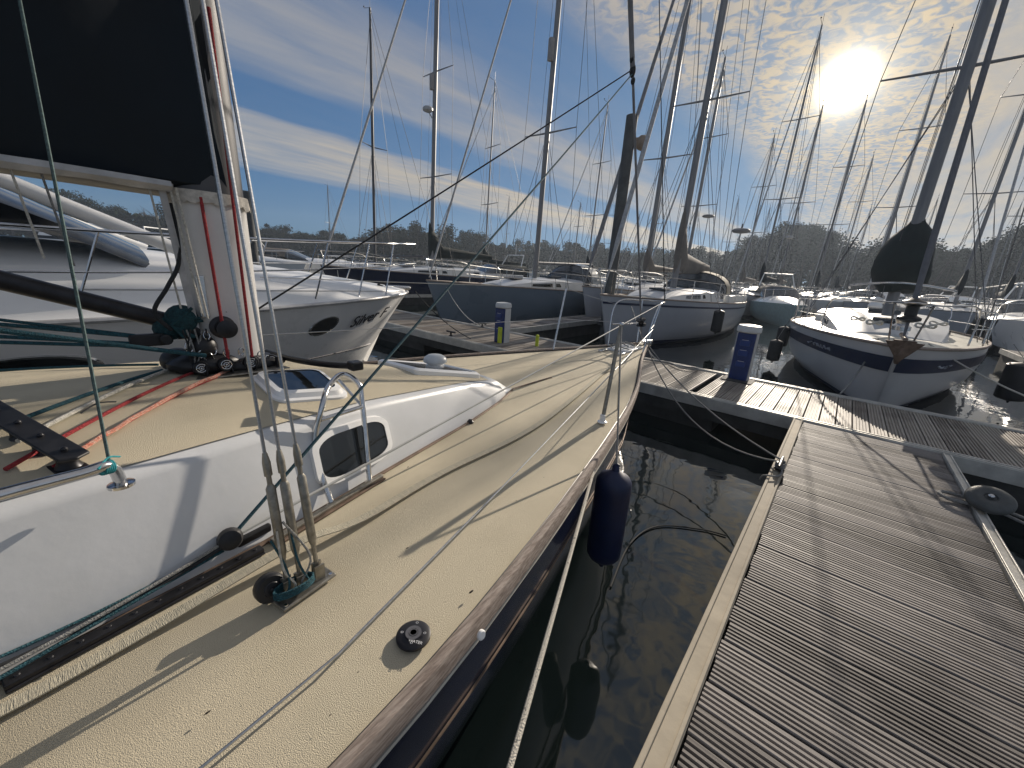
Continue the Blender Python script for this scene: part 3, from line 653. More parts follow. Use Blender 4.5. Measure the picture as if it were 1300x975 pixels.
for k in range(3):
    # the wire runs up to the mast far above; its line passes the two photo sightings at real distance
    f = feet[k]; top = B(MX+.10-.02*k, .06 if k < 2 else .45, 9.8 if k < 2 else 6.4)
    X0 = YI @ Vector((0, 0, ZC)); X1 = YI @ (Vector((0, 0, ZC))+ray(shroud_px[k][0][0], shroud_px[k][0][1]))-X0
    kk = -.085 if k < 2 else -.10        # inward slope of the wire, metres per metre of height
    tt = ((-f.y)+kk*(X0.z-f.z)+X0.y)/(-X1.y-kk*X1.z) if False else (X0.y-f.y-(-kk)*(X0.z-f.z))/((-kk)*X1.z-X1.y)
    Q = X0+X1*tt; d = (Q-f).normalized(); top = f+d*(9.5/max(.2, d.z))
    mb = MB(); mb.tube([f+d*.40, top], [.0042, .0042], 8); mb.build('shroud', wire, yacht)
    mb = MB(); L_ = .40; mb.tube([f+d*.40, f+d*.375, f+d*.34], [.0055, .0095, .0095], 10); mb.tube([f+d*.34, f+d*.315], [.0062, .0062], 8)
    mb.tube([f+d*.315, f+d*.305, f+d*.12, f+d*.10], [.007, .0115, .0115, .007], 10, flat=.8); mb.tube([f+d*.10, f+d*.02], .0065, 8); mb.tube([f+d*.045, f+d*.0], .011, 10, flat=.6)
    tb = mb.build('turnbuckle', dullm, yacht)
    mb = MB()
    for sg in (-1, 1): mb.box(f+B(0, sg*.011, .005), (.026, .004, .07))
    mb.build('toggle', dullm, chp, smooth=False)
# blocks and small lines at the chainplate
mb = MB(); c = B(CPa+.075, CPs-.03, 1.05); ax = (B(0, 1, .25)); mb.lathe(c, ax, [(.034, -.014), (.038, -.008), (.038, .012), (.034, .018)], 22); bl = mb.build('deck_block', black, yacht)
mb = MB(); mb.lathe(c+Vector(ax).normalized()*.018, ax, [(.020, 0), (.018, .003)], 14); mb.ball(c+Vector(ax).normalized()*.02, .006, 8); mb.build('block_hub', blackm, bl)
for k in range(4):
    mb = MB(); a0 = CPa+.045-.016*k; mb.tube(smoothpath([B(a0+.02, CPs-.01, 1.20+.02*(k % 3)), B(a0+.03*math.sin(k*2.3), CPs+.012, 1.12), B(a0, CPs+.02, 1.06), B(a0+.02*math.cos(k), CPs+.01, 1.035)], 5), .003, 6); mb.build('lashing', [rope_t, rope_w, rope_g][k % 3], yacht)
mb = MB()
for k in range(4): mb.tube([B(CPa+.03+.05*math.cos(t), CPs+.012+.022*math.sin(t), 1.042+.006*k) for t in frange(0, 2*math.pi, 13)], .003, 6)
mb.build('lashing', rope_t, yacht)
# webbing jackstay
wp = [D(772, 470), D(690, 538), D(560, 606), D(460, 668), D(377, 710), D(200, 805), D(0, 915), D(-180, 1000)]
wz = [1.02, 1.02, 1.02, 1.03, 1.055, 1.025, 1.02, 1.02]
for q, z in zip(wp, wz): q.z = z
wp = smoothpath(wp, 8); rings = []
for i, q in enumerate(wp):
    d = (wp[min(i+1, len(wp)-1)]-wp[max(0, i-1)]).normalized(); n_ = Vector((0, 0, 1)).cross(d).normalized(); 
    rings.append([q-n_*.017, q+n_*.017, q+n_*.017+Vector((0, 0, .003)), q-n_*.017+Vector((0, 0, .003))])
mb = MB(); mb.loft(rings, closed=True, caps=True); mb.build('jackstay_webbing', web, yacht, smooth=False)
# genoa track with car beside the coachroof, plate further forward
t0, t1 = B(5.36, cb_(5.36)+.047, 1), B(4.86, cb_(4.86)+.047, 1)
def bar(p, q, w, h, z, m_, nm, bev=.003):
    d = (q-p); d.z = 0; L_ = d.length; an = math.atan2(d.y, d.x); c = (p+q)/2; c.z = z+h/2
    mb = MB(); mb.box(c, (L_, w, h), Matrix.Rotation(an, 3, 'Z')); return mb.build(nm, m_, yacht, smooth=False, bevel=bev)
bar(t0, t1, .030, .014, 1.016, blackm, 'genoa_track'); bar(t0.lerp(t1, -.0), t1, .040, .006, 1.011, black, 'track_base')
t2, t3 = B(4.83, cb_(4.83)+.045, 1), B(4.36, cb_(4.36)+.045, 1)
bar(t2, t3, .045, .008, 1.012, brownm, 'track_base'); bar(t2, t3, .022, .012, 1.020, dullm, 'genoa_track')
mb = MB()
for k in range(11): mb.lathe(t0.lerp(t1, .04+.092*k)+Vector((0, 0, .031)), (0, 0, 1), [(.0055, -.001), (.004, .0015)], 8)
mb.build('track_bolts', blackm, yacht)
cc_ = D(318, 690); cc_.z = 1.045
bar(D(300, 703), D(342, 680), .045, .028, 1.028, black, 'track_car', .006)
mb = MB(); mb.lathe(D(292, 684, 1.08), B(.2, 1, .3), [(.010, -.022), (.028, -.018), (.033, -.004), (.033, .006), (.028, .018), (.010, .022)], 22); bl = mb.build('sheet_block', black, yacht)
BLK = D(292, 684, 1.08)
# filler cap
fc = D(525, 812); fc.z = 1.013
mb = MB(); mb.lathe(fc-Vector((0, 0, .003)), (0, 0, 1), [(.042, 0), (.042, .006), (.036, .009), (.020, .0095), (.0195, .007), (.0105, .007), (.0105, .0098), (.0075, .0098), (.0075, .003), (.0005, .003)], 36); fl = mb.build('deck_filler', mat('filler_black', (.012, .012, .016), .4), yacht)
mb = MB(); mb.lathe(fc, (0, 0, 1), [(.0195, .0072), (.0195, .0105), (.0115, .0105), (.0115, .0072)], 28); mb.lathe(fc, (0, 0, 1), [(.0108, .0105), (.0108, .0112), (.0082, .0112), (.0082, .0105)], 8); mb.build('filler_plug', mat('filler_grey', (.10, .10, .11), .4), fl)
mb = MB()
for t in (.6, 2.3, 3.9, 5.4): mb.tube([fc+Vector((.028*math.cos(t)+.0028*math.cos(k), .028*math.sin(t)+.0028*math.sin(k), .0105)) for k in frange(0, 2*math.pi, 9)], .0006, 4)
mb.build('screw', lite, fl)
base = Matrix.Translation(fc+B(.012, .024, .0098)) @ Matrix.Rotation(R(-62), 4, 'Z') 
text_mesh('lettering', 'WATER', .0105, lite, fl, base, extrude=.0003)
# small deck eye on teak strip, dirt specks
q = D(597, 539); mb = MB(); mb.lathe(q+Vector((0, 0, .012)), (0, 0, 1), [(.020, 0), (.020, .008), (.012, .016), (.012, .02), (.004, .022)], 16); mb.build('deck_eye', black, yacht)
mb = MB()
for (x, y, r_) in ((598, 757, .006), (518, 597, .004), (517, 701, .0035), (265, 912, .004), (70, 856, .004), (530, 737, .002), (655, 640, .002), (610, 700, .0015), (455, 860, .0018), (330, 880, .0015), (690, 610, .002), (500, 690, .0012), (420, 915, .002), (150, 905, .0015), (565, 770, .0012), (720, 560, .0015)):
    q = D(x, y); q.z = 1.016; mb.ball(q, r_, 6, (1.6, .6, .3))
tag(mb.build('dirt_speck', mat('leaf_bits', (.02, .014, .01), .9), yacht))
# bright fairlead on the toe rail
q = D(607, 797, 1.0); mb = MB(); hq = B(-q.x, hbs(-q.x)+.020, .985); mb.lathe(hq, B(0, 1, .3), [(.013, 0), (.013, .006), (.010, .009), (.004, .009)], 14); mb.build('bright_fitting', gelw, yacht)
# stainless A-frame guard with padded black bar
fR = B(4.42, cb_(4.42)+.035, 1.012); fLft = B(4.60, cb_(4.60)+.035, 1); fLft.z = 1.012
def upto(foot, px, py):      # point above, seen at (px,py), at the distance of foot
    d0 = (YM @ foot-Vector((0, 0, ZC))).dot(CR @ Vector((0, 0, 1))); r_ = ray(px, py); return YI @ (Vector((0, 0, ZC))+r_*(d0/FPX))
ap1 = upto(fR, 447, 483); ap2 = upto(fR, 424, 483); aptop = upto(fR, 436, 475)
mb = MB(); mb.tube(smoothpath([fR, fR.lerp(upto(fR, 459, 500), .9), upto(fR, 455, 487), aptop, upto(fR.lerp(fLft, .5), 419, 488), upto(fLft, 410, 512), fLft.lerp(upto(fLft, 400, 570), 1.0), fLft], 7), .0105, 12); af = mb.build('guard_frame', steel, yacht)
mb = MB(); mb.tube([upto(fLft, 407, 533), upto(fR, 461, 516)], .0085, 10); mb.tube([upto(fR, 430, 482), upto(fR, 458, 514)], .0060, 8); mb.build('cross_brace', steel, af)
mb = MB(); mb.lathe(fR, (0, 0, 1), [(.024, 0), (.024, .006), (.013, .012)], 14); mb.build('frame_foot', steel, af); mb = MB(); mb.lathe(fLft, (0, 0, 1), [(.024, 0), (.024, .006), (.013, .012)], 14); mb.build('frame_foot', steel, af)
b0 = upto(B(MX-.25, .1, 1.4), 338, 447); b1 = upto(fR, 360, 456); b1 = b0.lerp(upto(fR, 458, 464), .3); b1.z -= .02
bE = upto(fR, 458, 465)
mb = MB(); mb.tube(smoothpath([b0, b0.lerp(bE, .33)-Vector((0, 0, .016)), b0.lerp(bE, .7)-Vector((0, 0, .014)), bE], 6), .0135, 10, flat=.75); mb.build('chock_bar', black, af)
mb = MB(); mb.box(upto(fR, 451, 464), (.05, .05, .036)); mb.build('end_pad', black, af, smooth=False, bevel=.006)

# stanchion, lifelines, pulpit
def stan(foot, top, r_, nm='stanchion'):
    mb = MB(); mb.tube([foot, top], r_, 10); o = mb.build(nm, mat('tarnished_stainless', (.30, .27, .22), .35, metal=.9, nscale=25, var=.2), yacht)
    mb = MB(); mb.lathe(foot, (0, 0, 1), [(.03, 0), (.03, .006), (.018, .012), (.016, .05)], 14); mb.build('stanchion_base', gelw, o)
    mb = MB(); mb.ball(top, r_*1.25, 8); mb.build('stanchion_cap', steel, o); return o
sf = D(764, 538); sf.z = 1.01; stp = upto(sf, 789, 412); stan(sf, stp, .0125)
sf2 = B(-sf.x-.05, -sf.y+.01, 1.03); mb = MB(); mb.tube([stp, D(784, 520)], .006, 8); mb.build('stanchion_brace', steel, yacht)
pf = B(2.05, -.72, 1.02); ptp = upto(pf, 718, 366); pf2 = D(716, 431, 1.0)
pfa = B(1.35, -.53, 1.02)
mb = MB(); mb.tube([pfa, upto(pfa, 719, 366)], .011, 8); mb.build('stanchion', steel, yacht)
ptop = upto(pfa, 719, 366)
# pulpit
PA = [B(.55, .23, 1.03), B(.40, .27, 1.55), B(-.12, .16, 1.60), B(-.22, 0, 1.60), B(-.12, -.16, 1.60), B(.40, -.27, 1.55), B(.55, -.23, 1.03)]
mb = MB(); mb.tube(smoothpath(PA, 6), .009, 10); pul = mb.build('pulpit', steel, yacht)
for sg in (1, -1):
    mb = MB(); mb.tube([B(.02, sg*.07, 1.03), B(-.10, sg*.13, 1.60)], .009, 8); mb.tube([B(.47, sg*.25, 1.30), B(-.04, sg*.10, 1.30)], .009, 8); mb.build('pulpit_leg', steel, pul)
lifep = upto(B(-.12, .16, 1.6), 840, 381)
mb = MB(); mb.tube([PA[2]+Vector((0, 0, .01)), BLK+Vector((0, 0, .0))], .005, 8); mb.build('furling_line', mat('pale_line', (.50, .50, .47), .7), yacht)
mb = MB(); mb.tube(sag(BLK, D(-60, 882, 1.05), .01), .0045, 7); mb.build('furling_line', rope_g, yacht)
mb = MB(); mb.tube(sag(BLK+B(.02, .01, -.01), D(-60, 872, 1.05), .02), .005, 7); mb.build('genoa_sheet', rope_b, yacht)
mb = MB(); mb.tube(sag(BLK+B(.02, .0, -.03), D(-60, 895, 1.03), .0), .005, 7); mb.tube(sag(BLK+B(.02, -.01, -.02), D(-60, 860, 1.06), .015), .004, 7); mb.build('genoa_sheet', rope_t, yacht)
mb = MB(); mb.tube([B(.42, .26, 1.30), stp.lerp(sf, .5), D(640, 616, 1.035), D(430, 830, 1.025), D(255, 975, 1.022), D(150, 1060, 1.02)], .0032, 7); mb.build('lifeline', wire, yacht)
mb = MB(); mb.tube(sag(B(.40, -.27, 1.55), ptop, .005), .003, 6); mb.tube([ptop, upto(B(4.6, -1.4, 1.5), 330, 352)], .003, 6); mb.build('lifeline', wire, yacht)
mb = MB(); mb.tube([B(.40, -.27, 1.32), ptop.lerp(pfa, .5)], .0028, 6); mb.tube([ptop.lerp(pfa, .5), B(4.6, -1.42, 1.3)], .0028, 6); mb.build('lifeline', wire, yacht)
# stem fitting, roller, windlass clutter
mb = MB(); mb.tube([B(.05, .0, 1.06), B(-.28, -.0, 1.04)], .035, 16); mb.lathe(B(-.22, .04, 1.03), (0, 1, 0), [(.03, 0), (.04, .01), (.03, .04), (.04, .07), (.03, .08)], 16); mb.build('stem_roller', mat('polished_steel', (.75, .73, .68), .12, metal=1), yacht)
mb = MB(); mb.box(B(.9, -.12, 1.03), (.16, .05, .03)); mb.box(B(.9, .12, 1.03), (.16, .05, .03)); mb.build('bow_cleat', steel, yacht, bevel=.008)
mb = MB(); mb.box(B(.55, .0, 1.035), (.5, .26, .03)); mb.build('anchor_locker_lid', gel, yacht, bevel=.01)
mb = MB()
for k in range(5): mb.tube(smoothpath([B(.3+.1*k, .12*math.sin(k*2), 1.06), B(.36+.1*k, -.1, 1.09), B(.46+.09*k, .08*math.cos(k), 1.065)], 5), .007, 6)
mb.build('coiled_line', rope_g, yacht)
# forestay and furled genoa
fb0 = B(.02, 0, 1.04)
ftop = B(.02+4.3, .0, 13.3); fd = (ftop-fb0).normalized()
kn = upto(fb0+fd*2.9, 803, 85); 
fd = (kn-fb0).normalized()
mb = MB(); mb.lathe(fb0+fd*.30, fd, [(.02, -.03), (.062, -.025), (.062, -.015), (.035, -.01), (.035, .04), (.062, .045), (.062, .055), (.02, .06)], 18); mb.build('furler_drum', black, yacht)
mb = MB(); mb.tube([fb0, fb0+fd*.3, kn], [.008, .012, .014], 8); mb.tube([kn, fb0+fd*13], .024, 10); fst = mb.build('furled_genoa', mat('furled_sail', (.20, .20, .21), .8, nscale=5, var=.2), yacht)
mb = MB(); mb.ball(kn-fd*.03, 1, 12, (.030, .030, .06)); mb.ball(kn+fd*.07, 1, 10, (.024, .024, .05)); mb.ball(kn-fd*.11, 1, 10, (.022, .022, .035)); mb.build('clew_knot', rope_b, yacht)
mb = MB(); mb.tube(sag(kn-fd*.05, BLK, .01), .0055, 8); mb.build('genoa_sheet', rope_t, yacht)
pend = B(4.9, -1.0, 1.12)
mb = MB(); mb.tube(sag(kn-fd*.02, pend, .01), .0058, 8); mb.build('genoa_sheet', rope_b, yacht)
# spinnaker halyard clipped to pulpit
mb = MB(); q0 = PA[2]; q1 = upto(q0, 838, 60); mb.tube([q0, q1.lerp(q0, -2)], .006, 7); mb.build('spinnaker_halyard', rope_b, yacht)

# ---------------- things on the own yacht
def fender(label, top, L_, r_, m_, rope_to=None, rm=rope_g, group=None, nm='fender', axis=(0, 0, -1)):
    top = Vector(top); t = thing(nm, label, 'fender', top, 0, group); A = Vector(axis).normalized()
    mb = MB(); prof = [(.012, 0), (.02, .03), (.02*1+r_*.25, .045), (r_*.82, .065), (r_*.98, .09), (r_, .13)]; prof += [(r_, L_-.13), (r_*.98, L_-.09), (r_*.82, L_-.065), (.02+r_*.25, L_-.045), (.02, L_-.03), (.012, L_)]
    mb.lathe((0, 0, 0), A, prof, 24); mb.build('fender_body', m_, t)
    mb = MB(); mb.tube([A*(.01)+Vector((.015*math.cos(k), 0, .015*math.sin(k))) for k in frange(0, 2*math.pi, 10)], .006, 6); mb.build('eye', m_, t)
    if rope_to is not None: mb = MB(); mb.tube([Vector((0, 0, 0)), Vector(rope_to)-top], .005, 6); mb.build('lanyard', rm, t)
    return t
ftp = at(781, 583, .80)
# the fender hangs from the stanchion, just outboard of the topsides
fpos = YM @ B(2.86, hbs(2.86)+.085, .90)
def proj(P):
    c = CR.transposed() @ (Vector(P)-Vector((0, 0, ZC))); return 650+FPX*c.x/c.z, 487.5+FPX*c.y/c.z
ft_a = min(frange(2.3, 4.2, 90), key=lambda a: abs(proj(YM @ B(a, hbs(a)+.09, .97))[0]-783)); fpos = YM @ B(ft_a, hbs(ft_a)+.09, .97)
print('fender', ft_a, proj(fpos), proj(fpos-Vector((0, 0, .55))))
fender('long navy blue fender hanging over the near yacht\'s side below the stanchion', fpos, .62, .092, fendb, YM @ stp)

# ---------------- mooring lines
def mooring(label, pts, r_, m_, nm='mooring_line'):
    o = MB().tube(pts, r_, 7).build(nm, m_); return tag(o, label, 'rope')
clt = UV(3.68, -.125, ZP+.03)
bowp = YM @ B(.12, .10, 1.05)
mooring('slack grey mooring line sagging from the near yacht\'s bow to the black cleat', sag(bowp, clt+Vector((0, 0, .05)), .34), .0075, rope_g)
mooring('taut grey mooring line running straight above the slack one to the black cleat', sag(bowp+Vector((0, 0, .03)), clt+Vector((.02, -.02, .06)), .13), .0075, rope_g)
s0 = at(752, 660, .62); s1 = Vector((0, 0, ZC))+ray(640, 1000)*(.60/500*1.35)
mooring('white flecked spring line dropping from the near yacht\'s rail to the bottom edge', [YM @ B(ft_a+.12, hbs(ft_a)+.03, .99), at(752, 660, .62) if False else (YM @ B(ft_a+.12, hbs(ft_a)+.03, .99)).lerp(s1, .5)-Vector((0, 0, .01)), s1], .0075, mat('flecked_rope', (.62, .58, .5), .8, nscale=70, col2=(.08, .07, .06), thr=(.34, .40), bump=.8, bscale=250))
# cleat on the finger's left edge
cl = thing('mooring_cleat', 'black T-shaped mooring cleat on the pale left edge of the foreground finger', 'cleat', UV(3.66, -.125, ZP+.024), -AZ)
mb = MB(); mb.lathe((0, 0, 0), (0, 0, 1), [(.040, 0), (.040, .008), (.022, .014), (.018, .055), (.026, .06)], 18); mb.build('post', black, cl)
mb = MB(); mb.tube([(0, -.12, .066), (0, -.09, .062), (0, 0, .066), (0, .09, .062), (0, .12, .066)], [.010, .014, .018, .014, .010], 10); mb.build('horn', black, cl)
o = MB()
for k in range(4): o.tube([UV(3.66+.035*math.cos(t)*(1+.3*math.sin(k)), -.125+.03*math.sin(t), ZP+.045+.011*k) for t in frange(0, 6.283, 14)], .007, 6)
o.tube(smoothpath([UV(3.66, -.11, ZP+.05), UV(3.55, -.10, ZP+.03), UV(3.46, -.13, ZP+.035), UV(3.42, -.20, ZP+.03), UV(3.45, -.22, ZP-.03)], 5), .007, 6)
tag(o.build('rope_turns', rope_g), 'grey rope turns and tail wound round the black cleat on the finger edge', 'rope')
# rope coil and loop at the right edge, two lines leading off
rc = at(1246, 644, ZP+.02)
rcl = thing('dock_fender_roller', 'dark round dock roller with a hollow centre on the right edge of the foreground finger', 'dock roller', rc, -AZ)
def upz(foot, px, py):
    d0 = (foot-Vector((0, 0, ZC))).dot(CR @ Vector((0, 0, 1))); return Vector((0, 0, ZC))+ray(px, py)*(d0/FPX)
mb = MB(); mb.lathe((0.02, -.01, .045), (-.15, -.50, 1), [(.06, 0), (.10, .010), (.122, .03), (.122, .048), (.108, .066), (.080, .074), (.050, .076), (.036, .070), (.030, .058), (.003, .056)], 36); mb.build('wheel', mat('grey_rubber', (.075, .08, .078), .5, nscale=9, var=.25, bump=.3, bscale=40), rcl)
mb = MB(); mb.lathe((.012, -.035, .10), (-.15, -.50, 1), [(.016, 0), (.016, .022), (.010, .028)], 12); mb.tube([(-.10, 0, .004), (.10, 0, .004)], .02, 8); mb.build('axle_bracket', steel, rcl)
o = MB(); o.tube(smoothpath([rc+DV*-.06+DU*.05+Vector((0, 0, .02)), rc+DV*-.17+DU*.06+Vector((0, 0, .02)), rc+DV*-.22+DU*.0+Vector((0, 0, .02)), rc+DV*-.17+DU*-.07+Vector((0, 0, .02)), rc+DV*-.04+DU*-.05+Vector((0, 0, .02))], 6), .013, 8); tag(o.build('rope_loop', rope_g), 'stiff loop of grey rope lying on the boards left of the dock roller', 'rope')
mooring('upper of the two grey lines leading off right from the dock roller', sag(rc+DV*.08+Vector((0, 0, .03)), rc+DV*2.5+DU*.2+Vector((0, 0, .25)), .2), .010, rope_g)
mooring('lower of the two grey lines leading off right from the dock roller', sag(rc+DV*.07-DU*.05+Vector((0, 0, .02)), rc+DV*2.5-DU*.3+Vector((0, 0, .2)), .2), .010, rope_g)
# thin dark hose floating under the fender
mooring('thin black hose floating in arcs on the dark water below the fender', smoothpath([at(775, 745, .01), at(800, 690, .01), at(835, 668, .01), at(890, 672, .01), at(922, 680, .01)], 6), .006, rope_b, 'floating_hose')

# ---------------- service pedestals
def pedestal(label, loc, h, w, yellow=False):
    t = thing('service_pedestal', label, 'pedestal', loc, -AZ, 'service pedestals')
    mb = MB(); mb.box((0, 0, h*.43), (w*.86, w*.78, h*.86)); mb.build('column', pedb, t, smooth=False, bevel=.02)
    mb = MB(); mb.box((-w*.455, 0, h*.43), (w*.05, w*.60, h*.855)); mb.box((w*.455, 0, h*.43), (w*.05, w*.60, h*.855)); mb.build('side_trim', pedw, t, smooth=False, bevel=.008)
    mb = MB(); pr = [(w*.52, h*.86), (w*.58, h*.88), (w*.58, h*.94), (w*.52, h*.985), (w*.2, h*1.0), (.002, h*1.0)]
    mb.lathe((0, 0, 0), (0, 0, 1), pr, 28); mb.build('round_head', pedw, t)
    for z in (.3, .5, .68):
        mb = MB(); mb.box((0, -w*.40, h*z), (w*.45, .03, h*.10)); so_ = mb.build('socket_cover', mat('socket_blue', (.02, .05, .2), .35), t, smooth=False, bevel=.01)
        mb = MB(); mb.box((0, -w*.455, h*(z+.055)), (w*.30, .006, .006)); mb.build('hinge', pedw, so_, smooth=False)
    if yellow:
        mb = MB(); mb.box((w*.18, -w*.41, h*.2), (w*.34, .05, h*.4)); mb.build('yellow_panel', pedy, t, smooth=False, bevel=.01)
    return t
pedestal('blue service pedestal with round white head, right of the near yacht\'s bow', UV(6.95, -1.06, ZP), .86, .29)
pedestal('blue and white service pedestal with a lime-yellow foot, on the left walkway', UV(6.0, -5.22, ZP), .80, .28, True)
t = thing('bollard_post', 'short lime-yellow post standing right of the yellow-footed pedestal', 'post', UV(6.3, -4.55, ZP)); mb = MB(); mb.lathe((0, 0, 0), (0, 0, 1), [(.035, 0), (.035, .20), (.03, .22), (.01, .23)], 12); mb.build('post', pedy, t)
# ---------------- piles
def pile(label, loc, h, r_, pod=False, lean=0.0):
    t = thing('mooring_pile', label, 'pile', loc, 0, 'steel piles'); mb = MB(); mb.lathe((0, 0, 0), (lean, 0, 1), [(r_, -2), (r_, 0), (r_, h), (r_*.7, h+.02)], 22); mb.build('pile_tube', rust, t)
    if pod:  # brown dome put on the pile, standing in for a mast's radar dome
        mb = MB(); mb.tube([(r_*.6, 0, h*.905), (r_*1.6, 0, h*.91)], .05, 8); mb.lathe((r_*1.3, 0, h*.90), (1, 0, -.12), [(.08, 0), (.17, .08), (.19, .18), (.13, .28), (.02, .31)], 16); mb.build('round_head', mat('pod_shell', (.28, .22, .17), .6), t)
    mb = MB(); mb.lathe((0, 0, 0), (0, 0, 1), [(r_+.03, .42), (r_+.09, .44), (r_+.09, .56), (r_+.03, .58)], 22); mb.build('pile_guide', floatm, t); return t
pile('tall dark pile with a brown dome near its top, behind the near bow', UV(11.0, -5.46), 5.95, .15, True)
pile('dark flat-topped pile behind the power cruiser, just right of the near mast', far(321, 24), 4.6, .22)

# ============================================================ GENERIC SAILING YACHT
def sailboat(label, loc, head, L=10.0, Bm=3.2, fb=1.1, mh=14.0, hullm=hullwhite, cover=None, hood=None, stripe=None, detail=2, mx=.42, spreaders=(.45, .72), mastm=alu, furl=.045, furlm=None, radar=False, refl=False, group='yachts moored in the marina', covh=.55, bow_over=.7, mr=.075, boomlen=None, tint=None, rake=.02, rail=True, full=.85):
    t = thing('moored_yacht', label, 'yacht', (loc[0], loc[1], 0), math.pi/2-head, group)
    def P(a, s, z): return Vector((-a, -s, z))
    def hbm(q): return Bm/2*(max(0, math.sin(min(1, q/.62)*math.pi/2))**full if q < .62 else 1-.30*((q-.62)/.38)**2)
    def sh(q): return fb*(1+.22*(1-q)**2)
    qs = [0, .01, .03, .06, .1, .15, .22, .3, .4, .5, .62, .75, .88, 1.0]
    sec = [(1, 1), (1.0, .86), (.985, .6), (.93, .3), (.80, .05), (.5, -.15), (0, -.4)]
    rings = []; sheer = []
    for q in qs:
        h = max(.015, hbm(q)); z0 = sh(q); rk = max(0, 1-q/.35); sk_ = max(0, (q-.8)/.2)
        def X(z): return q*L-bow_over*rk*max(0, z)+sk_*.35*max(0, z)*0
        rings.append([P(X(z), h*w*(1-.45*rk*(1-max(0, z))), z*z0 if z > 0 else z) for w, z in sec]+[P(X(z), -h*w*(1-.45*rk*(1-max(0, z))), z*z0 if z > 0 else z) for w, z in sec[::-1][1:]])
        sheer.append((X(1), h, z0))
    mb = MB(); mb.loft(rings); mb.poly(rings[-1]); mb.poly(rings[0]); hl_ = mb.build('hull', hullm, t)
    # waterline and sheer stripes: shells 4 mm proud
    def band(z0f, z1f, m_, nm):
        mb = MB()
        for sg in (1, -1):
            rr_ = []
            for q in qs[0:]:
                h = max(.015, hbm(q)); zt = sh(q); rk = max(0, 1-q/.35); row = []
                for zf in (z0f, (z0f+z1f)/2, z1f):
                    w = interp(zf, [-.4, -.15, .05, .3, .6, .86, 1], [0, .5, .80, .93, .985, 1, 1]); row.append(P(q*L-bow_over*rk*zf-.004, sg*(h*w*(1-.45*rk*(1-zf))+.014), zf*zt))
                rr_.append(row)
            mb.loft(rr_)
        mb.build(nm, m_, hl_)
    band(.0, .10, stripeb if not hullm is navy else hullwhite, 'boot_stripe')
    if stripe: band(stripe[0], stripe[1], stripe[2], 'sheer_stripe')
    mb = MB(); mb.loft([[P(x, -h, z-.01), P(x, -h*.5, z+.02), P(x, 0, z+.035), P(x, h*.5, z+.02), P(x, h, z-.01)] for x, h, z in sheer]); mb.build('deck', gelc if detail > 1 else gel, t)
    mb = MB()
    for sg in (1, -1): mb.tube([P(x, sg*h, z+.02) for x, h, z in sheer], .025, 6)
    mb.build('toe_rail', teak if detail > 1 else alu, t)
    # cabin
    rings = []; cab = []
    for q, hh in ((.20, .02), (.24, .12), (.30, .22), (.42, .33), (.55, .38), (.66, .42)):
        w = hbm(q)*.62; z0 = sh(q); a = q*L; cab.append((a, w, z0, hh))
        rings.append([P(a, w+.05, z0-.02), P(a, w, z0+hh*.85), P(a, w*.8, z0+hh), P(a, 0, z0+hh+.06), P(a, -w*.8, z0+hh), P(a, -w, z0+hh*.85), P(a, -w-.05, z0-.02)])
    mb = MB(); mb.loft(rings); mb.poly(rings[0]); mb.poly(rings[-1]); cb1 = mb.build('cabin', gel, t)
    if detail >= 1:
        for sg in (1, -1):
            for i0, i1 in ((2, 3), (3, 5)):
                a0, w0, z0, h0_ = cab[i0]; a1, w1, z1, h1_ = cab[i1]; mb = MB()
                def S(a, w, z, hh, f): return P(a, sg*(w+.05-.05*f/.85+.012), z+hh*f)
                e = .12; mb.poly([S(a0+e, w0, z0, h0_, .3), S(a1-e, w1, z1, h1_, .3), S(a1-e, w1, z1, h1_, .68), S(a0+e, w0, z0, h0_, .68)]); mb.build('window', glass, cb1, smooth=False)
        mb = MB(); mb.box(P(.30*L, 0, sh(.3)+.30), (.5, .5, .06)); mb.build('hatch', glassb, cb1, smooth=False, bevel=.02); mb = MB(); mb.box(P(.52*L, 0, sh(.52)+.47), (.7, .6, .08)); mb.build('hatch', glassb, cb1, smooth=False, bevel=.02)
    # cockpit coamings, wheel
    mb = MB()
    for sg in (1, -1): mb.box(P(.82*L, sg*Bm*.34, fb+.14), (.30*L, .22, .28))
    mb.box(P(.985*L, 0, fb+.05), (.05, Bm*.55, .3)); mb.build('cockpit_coaming', gel, t, smooth=False, bevel=.04)
    # mast and rigging
    ma = mx*L; mz = sh(mx)+.38
    def mp(z): return P(ma+(z-mz)*rake, 0, z)
    mb = MB(); mb.etube([mp(mz), mp(mh*.75), mp(mh)], mr*1.3, mr, 12, [1, .95, .62]); ms = mb.build('mast', mastm, t)
    tips = []
    for f in spreaders:
        z = mz+(mh-mz)*f; sl_ = Bm*.36*(1.05-f*.35)
        for sg in (1, -1): mb = MB(); mb.tube([mp(z), mp(z)+P(.12, sg*sl_, .06)], [.035, .018], 6, flat=.6); mb.build('spreader', mastm, ms)
        tips.append((z+.06, sl_))
    mb = MB(); mb.tube([mp(mh), mp(mh)+Vector((0, 0, .5))], .008, 5); mb.tube([mp(mh), mp(mh)+Vector((.45, 0, .08))], .01, 5); mb.ball(mp(mh)+Vector((.45, 0, .14)), .04, 6); mb.build('masthead_gear', black, ms)
    if radar: mb = MB(); zr = mz+(mh-mz)*(.42 if radar is True else radar); mb.lathe(mp(zr)+Vector((.40, 0, 0)), (0, 0, 1), [(.16, 0), (.24, .05), (.24, .14), (.18, .2), (.02, .22)], 16); mb.tube([mp(zr-.3), mp(zr)+Vector((.35, 0, 0))], .025, 6); mb.build('radar_dome', mat('radome', (.42, .42, .42), .4), ms)
